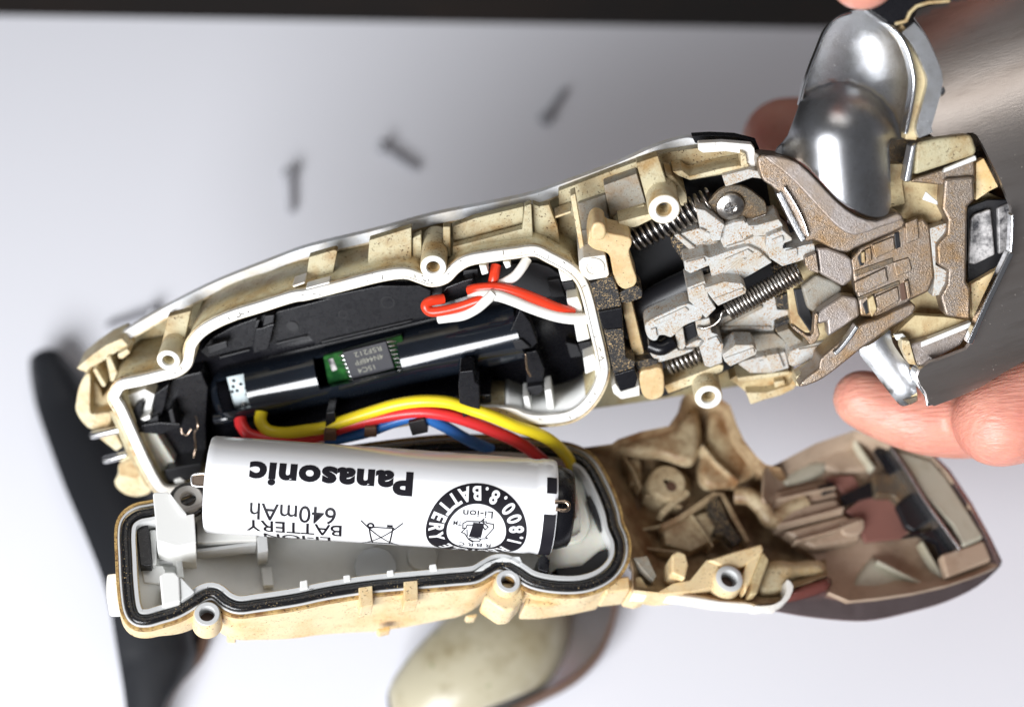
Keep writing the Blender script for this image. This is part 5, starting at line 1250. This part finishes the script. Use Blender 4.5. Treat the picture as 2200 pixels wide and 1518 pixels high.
def small(txt, x, y, hgt, w, bold=0.05): return fit(txt, cx + x - w / 2, cx + x + w / 2, cy + y, hgt, bold)
inner = [small('Li-ion', 0.0, -2.75, 1.0, 4.2), small('TM', 2.75, -1.2, 0.7, 1.2)]
for i, c in enumerate('RBRC'): inner.append(small(c, -1.9 + i * 1.25, 2.95, 1.0, 0.8))
inner += [([(cx - 1.0, cy - 1.4), (cx + .55, cy - 1.45), (cx + 1.0, cy + 1.05), (cx - .75, cy + 1.1)], [[0, 1, 2, 3]]),
          stroke([(cx - .75, cy + 1.45), (cx - .2, cy + 1.2), (cx + .6, cy + 1.25), (cx + 1.0, cy + 1.5), (cx + .2, cy + 2.0), (cx - .6, cy + 1.9)], 0.17, True),
          stroke([(cx - 1.3, cy - 1.7), (cx + 1.5, cy - 1.55), (cx + 2.0, cy - 1.2), (cx + 1.95, cy - .4), (cx + 1.5, cy - .5), (cx + 1.4, cy - 1.0), (cx - .9, cy - 1.2)], 0.16),
          stroke([(cx - .3, cy - 1.5), (cx - .9, cy - 2.1), (cx - .8, cy - 1.6), (cx - 1.6, cy - .9), (cx - 1.2, cy - .4), (cx - .9, cy - .9)], 0.16),
          stroke([(cx - 1.3, cy - 1.5), (cx - 2.3, cy - 1.4), (cx - 2.4, cy - .8), (cx - 1.4, cy + .9), (cx - 1.7, cy + 1.2), (cx - .9, cy + 1.3)], 0.16),
          stroke([(cx + 1.6, cy - .4), (cx + 2.1, cy + .3), (cx + 1.6, cy + .5), (cx + .9, cy + 1.7), (cx + .3, cy + 2.2)], 0.16),
          stroke([(cx + 1.35, cy - .2), (cx + 1.2, cy + .9)], 0.14)]
ink('seal_emblem', seal, inner, r1, M['ink'])
# black print at the right end
def quad(x0, x1, y0, y1): return [(x0, y0), (x1, y0), (x1, y1), (x0, y1)], [[0, 1, 2, 3]]
ink('end_print', BT, [quad(0.35, 1.75, -5.1, -2.6)], r1 + 0.02, M['ink'])
ink('end_print', BT, [quad(0.3, 2.0, 0.4, 9.5)], r1 + 0.02, M['ink'])
# lettering on the chip of the body
cp = U.at(*X1((1130, 720))[0], -4.06)
exx = (U.at(*X1((690, 820))[0], -4.06) - U.at(*X1((1500, 610))[0], -4.06)).normalized(); exy = U.n.cross(exx)
for txt, X, Y, w, h in (('R5F212', -0.3, -1.6, 4.2, 0.85), ('4N448FP', 0.0, -0.25, 4.4, 0.85), ('15C4', 0.9, 1.15, 2.6, 0.85)):
    vs, fs = glyphs(txt, 10, 0.05)
    a, b = min(v[0] for v in vs), max(v[0] for v in vs); c, d = min(v[1] for v in vs), max(v[1] for v in vs)
    V = [cp + exx * ((x - (a + b) / 2) / (b - a) * w + X) + exy * ((y - (c + d) / 2) / (d - c) * h + Y) for x, y in vs]
    link('chip_lettering', V, fs, M['chip_text'], pc, smooth=False)
# ------------------------------------------------------------------ hand holding the head
HD = thing('hand', 'bare hand gripping the silver shaver head at the right edge', 'hand', W(at_z(2450, 500, -262)))
def fing(rows):
    P = [at_z(x, y, z) for x, y, z, r in rows]; R = [r * (-z) / KPX for x, y, z, r in rows]
    Q = []; rr = []
    pts = cr([tuple(p) + (k,) for p, k in zip(P, R)], 6, False) if False else None
    n = 6
    PP = cr([tuple(p) for p in P], n, False); RR = [v[0] for v in cr([(k, 0) for k in R], n, False)]
    # rounded tip
    d = (PP[0] - Vector(PP[1])) if isinstance(PP[0], Vector) else Vector(PP[0]) - Vector(PP[1]); d.normalize()
    tipP = []; tipR = []
    for a in (85, 65, 45, 22):
        tipP.append(Vector(PP[0]) + d * RR[0] * math.sin(rad(a)) * 1.05); tipR.append(RR[0] * math.cos(rad(a)))
    return sweep(tipP + [Vector(p) for p in PP], tipR + RR, 20)
allV = []; allF = []
for rows in (
    [(1856, 858, -232, 66), (1915, 880, -232, 74), (2000, 897, -231, 84), (2110, 890, -234, 92), (2250, 830, -244, 98), (2420, 700, -258, 105)],       # bent finger under the head
    [(2152, 902, -221, 103), (2230, 868, -223, 118), (2330, 815, -230, 128), (2450, 690, -250, 140)],                                                     # thumb
    [(1856, -62, -196, 82), (1880, -220, -198, 88), (1990, -400, -206, 94), (2230, -420, -228, 102), (2480, -120, -255, 112), (2480, 180, -262, 115)],                               # finger over the top
    [(1690, 300, -262, 92), (1800, 315, -262, 98), (2000, 360, -262, 102), (2250, 420, -262, 108), (2450, 470, -262, 110)],                               # finger behind
    [(1900, 560, -256, 80), (2050, 560, -258, 96), (2250, 560, -260, 104), (2450, 560, -262, 110)],                                                       # finger hidden behind the head
    [(2440, 120, -262, 120), (2470, 350, -268, 150), (2480, 600, -268, 150), (2460, 760, -262, 120)],                                                     # palm
    [(2470, 420, -268, 160), (2700, 480, -275, 150), (2950, 560, -280, 145)]):                                                                            # wrist
    V, f = fing(rows); k = len(allV)
    allV += V; allF += [[k + i for i in q] for q in f]
ho = link('skin', allV, allF, M['skin'], HD)
m = ho.modifiers.new('remesh', 'REMESH'); m.mode = 'VOXEL'; m.voxel_size = 0.0007; m.use_smooth_shade = True
m = ho.modifiers.new('smooth', 'SMOOTH'); m.factor = 0.6; m.iterations = 14
for o in list(bpy.data.objects):
    if '_base' in o: del o['_base']
